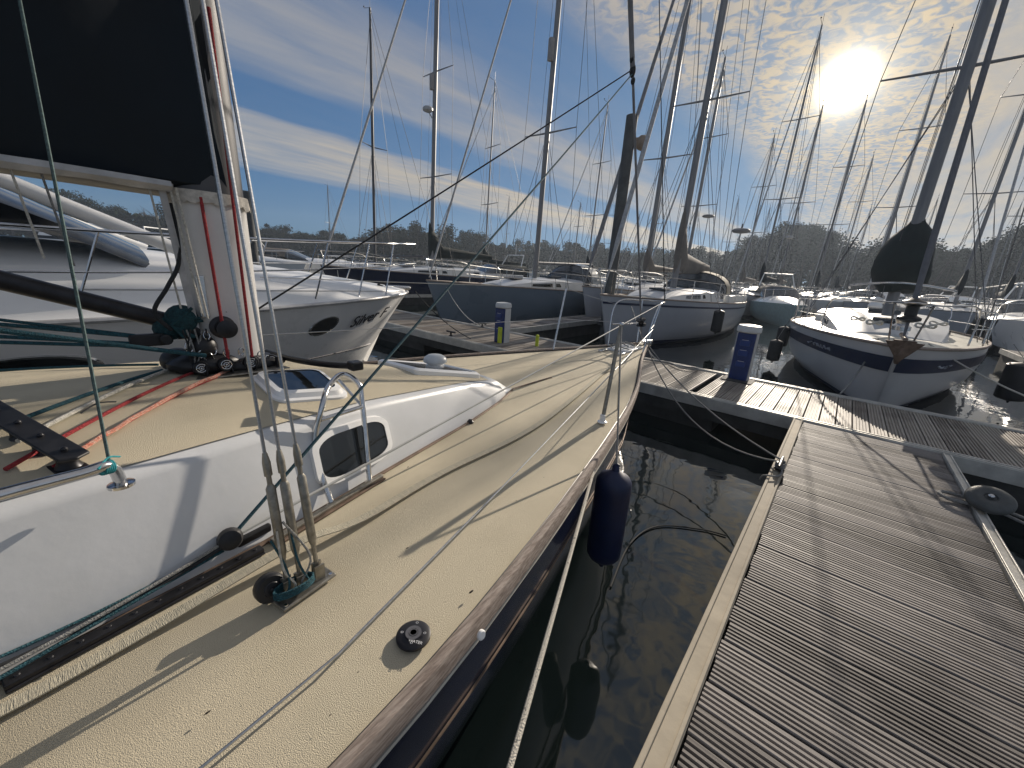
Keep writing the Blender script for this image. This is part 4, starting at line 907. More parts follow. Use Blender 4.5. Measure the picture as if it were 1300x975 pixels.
    if refl: mb = MB(); zr = mz+(mh-mz)*refl; mb.lathe(mp(zr)+Vector((.20, 0, 0)), (0, 0, 1), [(.09, 0), (.10, .02), (.10, .6), (.09, .62)], 12); mb.build('radar_reflector', mat('reflector_grey', (.3, .28, .27), .5), ms)
    wr = .008 if detail > 1 else .011
    bx, bh, bz_ = sheer[0]
    top = mp(mh*.96)
    if furl: mb = MB(); fbse = P(bx+.08, 0, bz_+.1); mb.tube([fbse, fbse.lerp(top, .04), fbse.lerp(top, .08), fbse.lerp(top, .6), fbse.lerp(top, .97), top], [.012, .03, furl, furl*.85, furl*.4, .01], 8); mb.build('furled_genoa', furlm or sailcl, t)
    mb = MB(); mb.tube([P(L*.99, 0, fb+.1), mp(mh)], wr, 5); mb.build('backstay', alud, t)
    for sg in (1, -1):
        c0 = P(ma+.15, sg*hbm(mx)*.95, sh(mx)); mb = MB(); last = c0
        for z, sl_ in tips: q_ = mp(z)+P(.12, sg*sl_, 0); mb.tube([last, q_], wr, 5); last = q_
        mb.tube([last, mp(mh*.97)], wr, 5)
        if tips: mb.tube([P(ma+.35, sg*hbm(mx)*.93, sh(mx)), mp(tips[0][0])], wr, 5); mb.tube([P(ma-.5, sg*hbm(mx)*.93, sh(mx)), mp(tips[0][0]-.1)], wr, 5)
        mb.build('shroud', alud, t)
    mb = MB(); hz = random.uniform(.3, .8); mb.tube([mp(mh*.98)+P(-.12, .05, 0), mp(mz+.3)+P(-.25, .2, 0)], wr*.8, 4); mb.tube([mp(mh*.98)+P(.12, -.05, 0), mp(mz+.2)+P(.35, -.1, 0)], wr*.8, 4); mb.tube([mp(mh*.98), P(ma+(boomlen or .40*L), 0, mz+.9)], wr*.8, 4); mb.build('halyard', alud, t)
    # boom + cover
    bl_ = boomlen or .40*L; b0_ = mz+.55
    mb = MB(); mb.tube([mp(b0_)+P(.12, 0, 0), P(ma+bl_, 0, b0_+.12)], .06, 10); mb.build('boom', mastm, t)
    if cover:
        rings = []
        for i in range(12):
            q = i/11; a = ma-.15+q*(bl_+.05); hgt = covh*(1.0-.62*q**.7); w = .16*(1-.35*q)*(1 if i else .6)
            if i == 0: hgt *= 2.3
            if i == 1: hgt *= 1.75
            z0 = b0_-.10+.12*q; rings.append([P(a, w*math.sin(k*math.pi/5)*(1 if k != 5 else 0)*(1+.1*math.sin(i*2+k)), z0+hgt*(1-math.cos(k*math.pi/5))/2) for k in range(6)]+[P(a, -w*math.sin(k*math.pi/5), z0+hgt*(1-math.cos(k*math.pi/5))/2) for k in range(4, 0, -1)])
        mb = MB(); mb.loft(rings, closed=True, caps=True); mb.build('sail_cover', cover, t)
    if hood:
        a0 = .64*L; w = hbm(.62)*.66; zb = sh(.64)+.30; hgt = .80; rings = []
        for a, k_ in ((a0-.35, .0), (a0-.1, .55), (a0+.2, .9), (a0+.55, 1.0), (a0+.95, .98)):
            rings.append([P(a, w*math.cos(th), zb+max(.02, hgt*k_)*math.sin(th)**.75 if 0 < th < math.pi else zb) for th in frange(0, math.pi, 13)])
        mb = MB(); mb.loft(rings[2:]); hd = mb.build('sprayhood', hood, t)
        mb = MB(); mb.loft(rings[:3]); mb.build('screen', glassb, hd)
        mb = MB()
        for rg in (rings[1], rings[2], rings[4]): mb.tube([p*1.0 for p in rg], .022, 6)
        mb.build('hood_frame', black, hd)
    if rail:
        # pulpit, stanchions, lifelines
        mb = MB(); zt = sh(0)+.6
        mb.tube(smoothpath([P(.16*L, hbm(.16)*.96, sh(.16)+.02), P(.14*L, hbm(.14)*.98, zt-.04), P(.02*L-bow_over*.8, .30, zt), P(-bow_over-.05, 0, zt+.02), P(.02*L-bow_over*.8, -.30, zt), P(.14*L, -hbm(.14)*.98, zt-.04), P(.16*L, -hbm(.16)*.96, sh(.16)+.02)], 4), .014, 6)
        for sg in (1, -1): mb.tube([P(-bow_over*.6, sg*.12, sh(0)), P(-bow_over*.8, sg*.2, zt)], .012, 6)
        mb.build('pulpit', steel, t)
        mb = MB(); zt = fb+.62
        mb.tube(smoothpath([P(.86*L, hbm(.86)*.97, fb), P(.87*L, hbm(.86)*.97, zt), P(.99*L, hbm(1)*.9, zt), P(1.0*L, 0, zt), P(.99*L, -hbm(1)*.9, zt), P(.87*L, -hbm(.86)*.97, zt), P(.86*L, -hbm(.86)*.97, fb)], 3), .014, 6); mb.build('pushpit', steel, t)
        for sg in (1, -1):
            mb = MB(); tops_ = []
            for q in (.14, .27, .42, .57, .72, .86):
                b_ = P(q*L, sg*hbm(q)*.97, sh(q)); tp = b_+Vector((0, 0, .6)); tops_.append(tp)
                if .2 < q < .8: mb.tube([b_, tp], .012, 6)
            mb.tube(tops_, wr, 5); mb.tube([p-Vector((0, 0, .3)) for p in tops_], wr, 5); mb.build('guard_wire', steel, t)
    return t
H219 = AZ+math.pi      # bow towards us
# main neighbours on the far side of the walkway
sailboat('yacht with a blue-grey hull and clear sprayhood, bow towards the left pedestal', UV(8.1, -9.42), H219, 10.6, 3.3, 1.15, 16.5, hullgrey, cover=None, hood=mat('clear_vinyl_hood', (.30, .32, .33), .2, var=.2, coat=.4), mx=.42, spreaders=(.33, .62), refl=.47, mr=.085, furl=.03, covh=.4)
sailboat('navy hulled yacht with radar dome and black sail cover, behind the power cruiser\'s bow', UV(8.6, -17.0), H219, 11.5, 3.5, 1.25, 17.5, navy, cover=canvasd, mx=.44, spreaders=(.27, .55), radar=.44, refl=.50, mr=.09, furl=.055, covh=.75)
w1 = sailboat('white yacht with grey-brown sail cover and cream sprayhood, right of the tall pile', UV(9.7, -4.68), H219, 10.5, 3.4, 1.15, 17.0, hullwhite, cover=canvasg, hood=canvast, mx=.42, spreaders=(.36, .68), stripe=(.86, .90, stripeb), mr=.10, furl=.06, covh=.9, boomlen=3.9)
w2 = sailboat('white yacht half hidden by the tall pile, with a thick leaning furled sail', UV(12.6, -6.9), H219, 10.5, 3.3, 1.2, 15.0, hullwhite, cover=canvasg, mx=.42, spreaders=(.36,), mr=.09, furl=.075, furlm=mat('dark_furled', (.2, .2, .21), .8), covh=.4)
# blue banded yacht, seen bow on
bt = sailboat('yacht seen bow-on with a dark blue hull band and dark bundled sail cover', UV(8.45, .70), H219, 9.6, 3.7, .96, 15.0, mat('bright_topsides', (.66, .66, .66), .35, var=.05, nscale=1), cover=None, mx=.36, spreaders=(.34,), stripe=(.67, .87, stripeb), mr=.10, furl=.04, furlm=mat('dark_furled2', (.16, .16, .17), .8), covh=1.0, bow_over=.75, full=.62)
def on(t, a, s, z): return Vector((-a, -s, z))
# details of the blue banded yacht
mb = MB(); mb.slab([on(bt, -.90, -.12, 1.30), on(bt, -.90, .12, 1.30), on(bt, -.72, .02, .95), on(bt, -.72, -.02, .95)], (.10, 0, .0)); mb.tube([on(bt, -.3, 0, 1.33), on(bt, -.95, 0, 1.31), on(bt, -.97, 0, 1.1)], .028, 8); mb.slab([on(bt, -1.0, -.20, 1.28), on(bt, -1.0, .20, 1.28), on(bt, -.93, .0, .98)], (-.03, 0, 0)); mb.build('anchor', brownm, bt, bevel=.008)
rings = []
for i in range(9):
    q = i/8; z = 1.95+q*1.6; w = .48*(math.sin(min(1, .25+q*1.1)*math.pi)**.6 if q < .75 else .30*(1-(q-.75)*2.2)); w = [.30, .42, .46, .46, .43, .36, .25, .12, .06][i]
    rings.append([on(bt, 9.6*.36+.1+w*1.1*math.cos(k), w*math.sin(k)*(1+.1*math.sin(3*k+i)), z+.05*math.sin(k*2+i)) for k in frange(0, 2*math.pi, 15)[:-1]])
mb = MB(); mb.loft(rings, closed=True, caps=True); mb.build('bundled_cover', canvasd, bt)
mb = MB(); mb.lathe(on(bt, -.55, 0, 1.52), (0, 0, 1), [(.05, 0), (.13, .03), (.13, .07), (.07, .1), (.07, .22), (.13, .25), (.13, .29), (.04, .33)], 16); mb.build('furler_drum', black, bt)
# names on both bows of the banded yacht (illegible worn lettering)
def hullpoint(a, sg, zf, L, Bm, fb, bo, off=.012):
    q = a/L; h = Bm/2*max(0, math.sin(min(1, q/.62)*math.pi/2))**.62; rk = max(0, 1-q/.35); z0 = fb*(1+.22*(1-q)**2)
    w = interp(zf, [-.4, -.15, .05, .3, .6, .86, 1], [0, .5, .80, .93, .985, 1, 1]); return Vector((-(q*L-bo*rk*zf), -sg*(h*w*(1-.45*rk*(1-zf))+off), zf*z0))
def hull_text(t, body, a, sg, zf, size, m_, L, Bm, fb, bo, shear=0.0, span=.5, nm='name_lettering', off=.012, thick=.004):
    p0 = hullpoint(a-span/2, sg, zf, L, Bm, fb, bo, off); p1 = hullpoint(a+span/2, sg, zf, L, Bm, fb, bo, off); pu = hullpoint(a, sg, zf+.12, L, Bm, fb, bo, off)
    c = hullpoint(a, sg, zf, L, Bm, fb, bo, off); X = (p1-p0) if sg < 0 else (p0-p1)
    # reading direction: left to right when seen from outside
    X = (p0-p1) if sg > 0 else (p1-p0); X.normalize(); Yv = (pu-c).normalized(); Z = X.cross(Yv).normalized(); Yv = Z.cross(X)
    mt = Matrix(((X.x, Yv.x, Z.x, c.x), (X.y, Yv.y, Z.y, c.y), (X.z, Yv.z, Z.z, c.z), (0, 0, 0, 1)))
    return text_mesh(nm, body, size, m_, t, mt, shear, thick)
palel = mat('pale_lettering', (.35, .37, .42), .5)

def scrawl(sg, a0, a1, zf, amp, n, m_, seed):
    rnd = random.Random(seed); mb = MB()
    for i in range(n):
        a = a0+(a1-a0)*i/n; w = (a1-a0)/n*.7; pts = []
        for k in range(5): pts.append(hullpoint(a+w*(k/4)+rnd.uniform(-.2, .2)*w, sg, zf+.6*amp*rnd.uniform(-1, 1), 9.6, 3.7, .96, .75, .026))
        mb.tube(smoothpath(pts, 3), .010, 5)
    mb.build('worn_lettering', m_, bt)
scrawl(1, 1.0, 2.0, .77, .05, 7, palel, 2); scrawl(-1, .55, .95, .76, .04, 4, palel, 5)
# deck clutter of the banded yacht
for (a, s_, z, r_) in ((.4, .3, 1.42, .10), (.9, -.35, 1.42, .12), (1.5, .5, 1.40, .10), (2.6, -.7, 1.40, .12)):
    mb = MB(); mb.tube(smoothpath([on(bt, a+r_*math.cos(t)*(1+.2*math.sin(3*t)), s_+r_*math.sin(t), z+.03*math.sin(2*t)) for t in frange(0, 11, 16)], 3), .016, 6); mb.build('coiled_line', rope_w, bt)
mb = MB(); mb.lathe(on(bt, .1, 0, 1.36), (0, 0, 1), [(.12, 0), (.12, .06), (.07, .1), (.09, .16), (.02, .2)], 14); mb.build('windlass', steel, bt)
mb = MB(); mb.lathe(on(bt, 1.9, .3, 1.62), (0, 0, 1), [(.10, 0), (.11, .03), (.08, .10), (.10, .16), (.02, .2)], 12); mb.build('vent_cowl', gelw, bt)
mb = MB(); mb.tube(smoothpath([on(bt, 2.6, -.75, 1.95), on(bt, 2.4, -.7, 2.02), on(bt, 2.3, 0, 2.10), on(bt, 2.4, .7, 2.02), on(bt, 2.6, .75, 1.95)], 4), .02, 6); mb.build('grab_hoop', steel, bt)
# fenders of neighbours
fender('dark fender hanging on the side of the white yacht with the cream sprayhood', UV(13.0, -2.85, 1.15), .75, .15, fendk, UV(13.0, -3.05, 1.5), group='dark fenders on moored yachts')
fender('dark fender at the left shoulder of the blue-banded yacht, upper one', UV(12.3, -1.10, .95), .6, .14, fendk, UV(12.3, -.95, 1.25), group='dark fenders on moored yachts')
fender('dark fender low at the left side of the blue-banded yacht, nearest the walkway', UV(11.3, -1.10, .70), .6, .14, fendk, UV(11.3, -.95, 1.2), group='dark fenders on moored yachts')
fender('large dark fender at the right shoulder of the blue-banded yacht', UV(10.6, 2.50, .95), .75, .19, fendk, UV(10.6, 2.3, 1.2), group='dark fenders on moored yachts')
mooring('pale line from the blue-banded yacht\'s bow sagging to the right pontoon', sag(UV(8.9, 1.1, 1.18), UV(8.2, 4.3, .5), .35), .012, rope_w)
mooring('pale mooring line from the blue-banded yacht\'s bow to the walkway', sag(UV(8.7, .5, 1.18), UV(7.1, .2, .5), .12), .012, rope_g)
mooring('rope lying in loops on the walkway edge beyond the near yacht\'s bow', smoothpath([UV(6.9, -2.6, ZP+.03), UV(7.05, -2.2, ZP+.03), UV(6.8, -1.9, ZP+.03), UV(7.0, -1.7, ZP+.03), UV(7.3, -2.6, .5), UV(9.3, -4.0, 1.2)], 6), .012, rope_g)
mooring('pale mooring line from the blue-grey yacht\'s bow down to the walkway', sag(UV(8.0, -9.3, 1.3), UV(7.0, -6.8, .5), .2), .010, rope_w)
mooring('pale line from the navy yacht\'s bow sagging to the walkway', sag(UV(8.5, -16.8, 1.4), UV(7.0, -13.5, .5), .35), .012, rope_w)
def small_cleat(label, p):
    c = thing('mooring_cleat', label, 'cleat', p, -AZ, 'cleats on the walkway'); mb = MB(); mb.lathe((0, 0, 0), (0, 0, 1), [(.04, 0), (.04, .01), (.02, .02), (.02, .08)], 10); mb.build('post', black, c); mb = MB(); mb.tube([(-.13, 0, .085), (.13, 0, .085)], .018, 8); mb.build('horn', black, c)
small_cleat('cleat on the walkway\'s far edge holding the blue-grey yacht\'s line', UV(7.05, -6.8, ZP+.02))
small_cleat('cleat on the walkway left of the yellow-footed pedestal', UV(5.5, -6.2, ZP+.02))

# ============================================================ POWER CRUISER
pc = thing('power_cruiser', 'white power cruiser with oval portholes and a bow name, behind the near mast', 'power cruiser', UV(4.08, -6.75), math.pi/2-AZ)
def Pc(a, s, z): return Vector((-a, -s, z))
LA = [0, .03, .1, .3, .6, 1.0, 1.6, 2.4, 3.4, 5, 7, 9.5]
def ph(a): return interp(a, [0, .03, .1, .3, .6, 1, 1.6, 2.4, 3.4, 5, 9.5], [.03, .10, .22, .45, .70, .93, 1.18, 1.40, 1.55, 1.65, 1.6])
def pz(a): return interp(a, [0, 3, 9.5], [1.34, 1.22, 1.12])
AL = [0, .03, .08, .16, .3, .45, .6, .8, 1, 1.3, 1.6, 2, 2.4, 2.9, 3.4, 4.2, 5, 6, 7, 8.2, 9.5]
rings = []
for a in AL:
    h, z0 = ph(a), pz(a); rk = max(0, 1-a/4.0); sec = [(1.0, 1.0), (.985, .93), (.93, .75), (.86, .5), (.78, .28), (.72, .16), (.35, -.05), (0, -.25)]
    def X(z): return a-1.05*rk*max(0, z)+.35
    rings.append([Pc(X(z), h*w*(1-.5*rk*(1-max(0, z))), z*z0 if z > 0 else z) for w, z in sec]+[Pc(X(z), -h*w*(1-.5*rk*(1-max(0, z))), z*z0 if z > 0 else z) for w, z in sec[::-1][1:]])
mb = MB(); mb.loft(rings); mb.poly(rings[-1]); mb.poly(rings[0]); ph_ = mb.build('hull', gelw, pc)
def Xs(a): return a-1.05*max(0, 1-a/4.0)+.35
mb = MB()
for sg in (1, -1): mb.tube([Pc(Xs(a), sg*(ph(a)+.012), pz(a)) for a in AL], .028, 8)
mb.build('rub_rail', mat('rub_rail_grey', (.5, .5, .5), .3, metal=.3), pc)
mb = MB()
for sg in (1, -1): mb.tube([Pc(a-1.05*max(0, 1-a/4.0)*.30+.35, sg*(ph(a)*.79*(1-.5*max(0, 1-a/4)*.70)+.006), pz(a)*.30) for a in AL[3:]], .012, 6)
mb.build('chine_line', mat('dark_line', (.05, .05, .06), .5), pc)
# domed foredeck, rising to the windscreen
rings = []
for a in AL:
    h = ph(a)-.02; top = interp(a, [0, .4, 1.5, 3, 4.5, 9.5], [.02, .13, .36, .62, .74, .74])
    rings.append([Pc(Xs(a)+.02, -h+2*h*k/16, pz(a)+.01+top*(1-abs(2*k/16-1)**3.2)**.9) for k in range(17)])
mb = MB(); mb.loft(rings); mb.poly(rings[-1]); fd_ = mb.build('foredeck', gelw, pc)
mb = MB()
for sg in (1, -1): mb.tube([Pc(Xs(a)+.02, sg*(ph(a)-.02)*.88, pz(a)+.012+interp(a, [0, .4, 1.5, 3, 4.5, 9.5], [.02, .13, .36, .62, .74, .74])*(1-.88**3.2)**.9) for a in AL[3:]], .008, 6)
mb.build('deck_moulding', MATS['rub_rail_grey'], fd_)
# windscreen and hardtop
rings = []; 
for a, w, z in ((3.2, 1.05, 1.90), (4.1, 1.22, 2.36), (5.2, 1.32, 2.78), (6.3, 1.34, 3.08)):
    rings.append([Pc(a, w*math.sin(t), z-.28*(1-math.cos(t))*1.2-.0) for t in frange(-1.35, 1.35, 15)])
mb = MB(); mb.loft(rings); mb.build('windscreen', glassb, pc)
mb = MB()
for sg in (-1, 1): mb.tube(smoothpath([Pc(2.9, sg*1.12, 1.84), Pc(3.6, sg*1.2, 2.13), Pc(4.15, sg*1.22, 2.37), Pc(5.2, sg*1.30, 2.76), Pc(6.6, sg*1.30, 3.12), Pc(8.5, sg*1.25, 3.2)], 5), .065, 10)
mb.tube([Pc(4.1, 0, 2.40), Pc(6.3, 0, 3.12)], .03, 8); mb.build('screen_frame', gelw, pc)
mb = MB(); mb.slab([Pc(6.2, -1.3, 3.08), Pc(6.2, 1.3, 3.08), Pc(8.8, 1.25, 3.2), Pc(8.8, -1.25, 3.2)], (0, 0, .10)); mb.build('hardtop', gelw, pc, bevel=.04)
mb = MB(); mb.slab([Pc(3.7, 1.27, 1.98), Pc(7.8, 1.40, 1.98), Pc(7.8, 1.34, 2.95), Pc(5.6, 1.33, 2.80)], (0, .02, 0)); mb.build('side_window', glass, pc, smooth=False)
mb = MB(); mb.tube([Pc(6.9, -1.2, 3.1), Pc(7.3, -1.1, 3.6), Pc(7.3, 1.1, 3.6), Pc(6.9, 1.2, 3.1)], .06, 8); mb.lathe(Pc(7.3, 0, 3.64), (0, 0, 1), [(.2, 0), (.26, .05), (.22, .2), (.02, .25)], 16); mb.build('radar_arch', gelw, pc)
# portholes (starboard)
def pcs(a, f, off=.012):
    h, z0 = ph(a), pz(a); rk = max(0, 1-a/4.0); w = interp(f, [-.25, -.05, .16, .28, .5, .75, .93, 1], [0, .35, .72, .78, .86, .93, .985, 1]); return Pc(a-1.05*rk*f+.35, h*w*(1-.5*rk*(1-f))+off, f*z0)
for (ac, fc_, ra, rf) in ((1.52, .72, .17, .10), (3.9, .62, .36, .12), (5.3, .62, .36, .12)):
    ring = lambda k, off: [pcs(ac+ra*k*math.cos(t), fc_+rf*k*math.sin(t), off) for t in frange(0, 2*math.pi, 25)[:-1]]
    mb = MB(); mb.loft([ring(1.18, .004), ring(1.12, .02), ring(1.0, .02), ring(.98, .008)], closed=True); pt = mb.build('porthole', steel, pc)
    mb = MB(); mb.poly(ring(1.0, .012)); mb.build('pane', glass, pt)
# name near the bow
c = pcs(.80, .74, .03); X = (pcs(.55, .76, .015)-pcs(1.05, .70, .015)).normalized(); Yv = (pcs(.80, .9, .015)-pcs(.80, .74, .015)).normalized(); Z = X.cross(Yv).normalized(); Yv = Z.cross(X)
text_mesh('name_lettering', 'Silver F', .29, inkd, pc, Matrix(((X.x, Yv.x, Z.x, c.x), (X.y, Yv.y, Z.y, c.y), (X.z, Yv.z, Z.z, c.z), (0, 0, 0, 1))), .35, .004)
# bow rail
mb = MB()
def pr(a, s, dz): return Pc(Xs(a), s*ph(a)*.93, pz(a)+dz)
RT = [(5.2, .9), (3.4, .9), (2.4, .92), (1.6, .94), (1.0, .96), (.5, .98), (.1, 1.0)]
path = [pr(a, 1, dz-.12) for a, dz in RT]+[Pc(Xs(0)-.25, 0, pz(0)+.9)]+[pr(a, -1, dz-.12) for a, dz in RT[::-1]]
mb.tube(smoothpath(path, 4), .016, 8); mb.tube(smoothpath([p-Vector((0, 0, .36)) for p in path], 4), .011, 6)
for a, dz in RT[1:-1]:
    for sg in (1, -1): mb.tube([pr(a+.22, sg, .02), pr(a, sg, dz-.12)], .012, 6)
mb.build('bow_rail', steel, pc)
mb = MB(); mb.box(Pc(Xs(.5), .0, 1.42), (.6, .2, .05)); mb.tube([Pc(Xs(0)-.1, 0, 1.40), Pc(Xs(.4), 0, 1.42)], .04, 8); mb.build('anchor_roller', steel, pc, bevel=.01)
mb = MB(); mb.tube(smoothpath([Pc(Xs(.55), .38, 1.47), Pc(Xs(.5), .42, 1.52), Pc(Xs(.7), .45, 1.50), Pc(Xs(.6), .40, 1.46)], 5), .014, 6); mb.build('coiled_line', rope_b, pc)
mooring('dark mooring line from the power cruiser\'s bow down to the walkway', sag(UV(4.9, -6.6, 1.35), UV(5.5, -5.6, .5), .1), .009, rope_b)

# ============================================================ SMALL CRUISERS AND FAR BOATS
def cruiser(label, loc, head, L=8.0, Bm=2.8, fb=1.0, hullm=gelw, fly=False, canvas_=None, group='motor boats in the marina'):
    t = thing('motor_boat', label, 'motor boat', (loc[0], loc[1], 0), math.pi/2-head, group)
    def P(a, s, z): return Vector((-a, -s, z))
    def h_(q): return Bm/2*(math.sin(min(1, q/.5)*math.pi/2)**.8)
    rings = []; qs = [0, .03, .08, .15, .25, .4, .6, .8, 1]
    for q in qs:
        h = max(.02, h_(q)); z0 = fb*(1.25-.25*q); rk = max(0, 1-q/.4); sec = [(1, 1), (.95, .6), (.82, .2), (.4, -.1), (0, -.25)]
        rings.append([P(q*L-.8*rk*max(0, z), h*w*(1-.5*rk*(1-max(0, z))), z*z0 if z > 0 else z) for w, z in sec]+[P(q*L-.8*rk*max(0, z), -h*w*(1-.5*rk*(1-max(0, z))), z*z0 if z > 0 else z) for w, z in sec[::-1][1:]])
    mb = MB(); mb.loft(rings); mb.poly(rings[-1]); mb.poly(rings[0]); hl_ = mb.build('hull', hullm, t)
    rings = []
    for q, hh in ((0, .02), (.1, .12), (.25, .3), (.38, .36), (.40, .36), (1, .2)):
        h = max(.02, h_(q))-.02; z0 = fb*(1.25-.25*q); rings.append([P(q*L-.8*max(0, 1-q/.4), -h+2*h*k/8, z0+hh*(1-abs(2*k/8-1)**3)) for k in range(9)])
    mb = MB(); mb.loft(rings); mb.poly(rings[-1]); mb.build('deck', gelw, t)
    w = Bm*.36; zb = fb*1.05+.3; rings = []
    for a, z in ((.36*L, zb), (.50*L, zb+.62), (.52*L, zb+.66), (.78*L, zb+.66)): rings.append([P(a, w*math.cos(th)*1.05, z-(.5 if z > zb+.1 else 0)*(1-math.sin(th))**1.5) for th in frange(0, math.pi, 11)])
    mb = MB(); mb.loft(rings[:2]); mb.build('windscreen', glassb, t); mb = MB(); mb.loft(rings[1:]); mb.build('canopy', canvas_ or gelw, t)
    for sg in (1, -1): mb = MB(); mb.slab([P(.5*L, sg*w*1.06, zb-.05), P(.78*L, sg*w*1.06, zb-.05), P(.78*L, sg*w*1.02, zb+.38), P(.55*L, sg*w*1.02, zb+.38)], (0, .02*sg, 0)); mb.build('side_window', glass, t, smooth=False)
    mb = MB(); mb.tube(smoothpath([P(.35*L, h_(.35)*.9, fb+.75), P(.1*L, h_(.1)*.9, fb+.85), P(-.7, 0, fb+.9), P(.1*L, -h_(.1)*.9, fb+.85), P(.35*L, -h_(.35)*.9, fb+.75)], 4), .014, 6)
    for q in (.08, .2, .32):
        for sg in (1, -1): mb.tube([P(q*L-.2, sg*h_(q)*.85, fb*1.15), P(q*L-.2, sg*h_(q)*.88, fb+.82)], .011, 5)
    mb.build('bow_rail', steel, t)
    mb = MB(); mb.tube([P(.7*L, -w, zb+.6), P(.74*L, -w*.8, zb+1.3), P(.74*L, w*.8, zb+1.3), P(.7*L, w, zb+.6)], .035, 6); mb.tube([P(.74*L, 0, zb+1.3), P(.74*L, 0, zb+2.0)], .012, 5); mb.build('aerial_arch', gelw, t)
    if fly:
        mb = MB(); mb.box(P(.62*L, 0, zb+.95), (.30*L, w*1.7, .5)); mb.build('flybridge', gelw, t, bevel=.08); mb = MB(); mb.box(P(.47*L, 0, zb+1.3), (.04, w*1.5, .28)); mb.build('fly_screen', glassb, t, smooth=False)
    return t
cruiser('white motor cruiser with wheelhouse, just right of the blue-banded yacht', UV(11.2, 5.9)+DU*3.5, H219, 9.5, 3.1, 1.2, fly=False)
cruiser('white cabin cruiser far behind, left of the blue-banded yacht', far(1050, 31), H219+.5, 8, 2.8, 1.0)
cruiser('small pale teal motor boat across the fairway, left of the blue-banded yacht', far(1012, 23), H219-.3, 6.5, 2.4, .9, hullm=mat('teal_hull', (.30, .42, .44), .4), canvas_=canvasg)
cruiser('long white motor yacht far left beyond the pontoon, under the power cruiser\'s rail', far(372, 27), R(95), 11, 3.4, 1.2, fly=False)
cruiser('second white motor yacht at the far left, nearest the bow rail\'s tip', far(470, 30), R(80), 10, 3.2, 1.2, canvas_=canvasg)
cruiser('flybridge motor boat half hidden behind the near mast', far(300, 33), R(60), 11, 3.5, 1.3, fly=True)
cruiser('dark-canopied white boat between the navy and the blue-grey yachts', far(545, 24), H219+.2, 8.5, 2.9, 1.1, canvas_=canvasd)
cruiser('low motor boat at the right edge beyond the finger pontoon', far(1330, 22), H219+.2, 8, 2.8, 1.0, hullm=navy)
cruiser('white motor boat far behind the anchor of the blue-banded yacht', far(1120, 38), H219+.8, 8, 2.8, 1.0)
# far sailing yachts: (label, px, dist, heading offset, length, mast height, hull, cover, mast radius, furl)
FAR = [
 ('yacht with a slim black mast standing alone left of the navy yacht\'s mast', 476, 27, 1.4, 10, 14.6, hullwhite, None, .085, 0, 1),
 ('distant yacht whose mast rises just left of the tall pile', 770, 46, 0.2, 9, 11.0, hullwhite, canvasg, .08, .03, 1),
 ('distant yacht behind the blue-grey yacht\'s cockpit with a short mast', 727, 52, .3, 9, 10.0, hullwhite, canvas, .07, .03, 1),
 ('distant yacht between the near forestay and the white yacht\'s mast', 822, 44, .2, 9, 9.6, hullwhite, canvasg, .09, .04, 1),
 ('distant yacht with a mast seen just behind the white yacht\'s mast', 868, 27, .1, 10.5, 13.4, hullwhite, canvas, .10, .05, 1),
 ('distant yacht right of the cream sprayhood, thin mast reaching the cloud', 941, 40, .1, 9.5, 13.2, hullwhite, canvasg, .07, .03, 1),
 ('distant yacht whose mast leans below the sun, left one of two', 988, 38, .0, 10, 14.2, hullwhite, canvasg, .08, .03, 1),
 ('distant yacht whose mast ends right under the sun, right one of two', 1035, 40, 0, 10, 14.8, hullwhite, canvas, .08, .03, 1),
 ('distant yacht right of the bundled cover with a furled headsail', 1060, 52, .1, 10, 14, hullwhite, canvas, .07, .03, 1),
 ('yacht behind the motor cruiser with twin dark stays at the right', 1215, 30, .0, 10.5, 15, hullwhite, canvas, .09, .05, 1),
 ('yacht at the right edge of the view with a leaning slim mast', 1275, 34, .1, 10, 13.5, hullwhite, canvas, .07, .04, 1),
 ('white yacht hull behind the navy yacht, to its right', 615, 30, .2, 10, 13.5, hullwhite, canvasd, .05, .03, 1),
 ('distant yacht with a tall thin mast, just right of the cream sprayhood', 965, 30, .1, 10, 15.5, hullwhite, canvas, .07, .04, 1),
 ('distant yacht with a tall thin mast rising just left of the bundled cover', 1105, 33, .05, 10, 15.0, hullwhite, canvasg, .07, .04, 1),
 ('distant yacht with a tall mast between the tall pile and blue-grey yacht', 745, 34, .2, 10, 14.0, hullwhite, canvas, .06, .035, 1),
 ('small yacht at the far bank under the left trees', 420, 70, 1.2, 9, 12, hullwhite, canvas, .06, 0, 0),
 ('small yacht far off between the navy and blue-grey yachts', 640, 66, .4, 9, 12.5, hullwhite, canvas, .06, .03, 0),
 ('small yacht far off right of the brown sail cover', 915, 62, .2, 9, 12.5, hullwhite, canvas, .06, .03, 0),
 ('small yacht far off beside the television-disc pole', 955, 72, .1, 9, 13, hullwhite, canvasg, .06, .03, 0),
 ('small yacht far off in the sun-glint', 1075, 75, .1, 9, 13, hullwhite, canvas, .06, .03, 0),
 ('small yacht far off behind the bundled dark cover', 1150, 64, .1, 9, 12, hullwhite, canvas, .06, .03, 0),
 ('small yacht far off under the trees at the right edge', 1250, 70, .0, 9, 12, hullwhite, canvas, .06, .03, 0),
 ('small yacht far off under the low trees behind the tall pile', 800, 75, .2, 9, 12, hullwhite, canvas, .06, .03, 0),
]
for (lb, px, ds, ho, L_, mh_, hm, cv, mr_, fu, dt) in FAR:
    hd_ = H219+ho; p = far(px, ds); off = Vector((math.sin(hd_), math.cos(hd_), 0))*(L_*.42)
    sailboat(lb, p+off, hd_, L_, 3.1, 1.1, mh_, hm, cover=cv, mr=mr_*.85, furl=fu, detail=dt, mastm=(alud if px == 476 else alu), spreaders=(.5,) if dt == 0 or px in (476, 988) else (.38, .68), rail=dt > 0, radar=(px == 988 and .3))
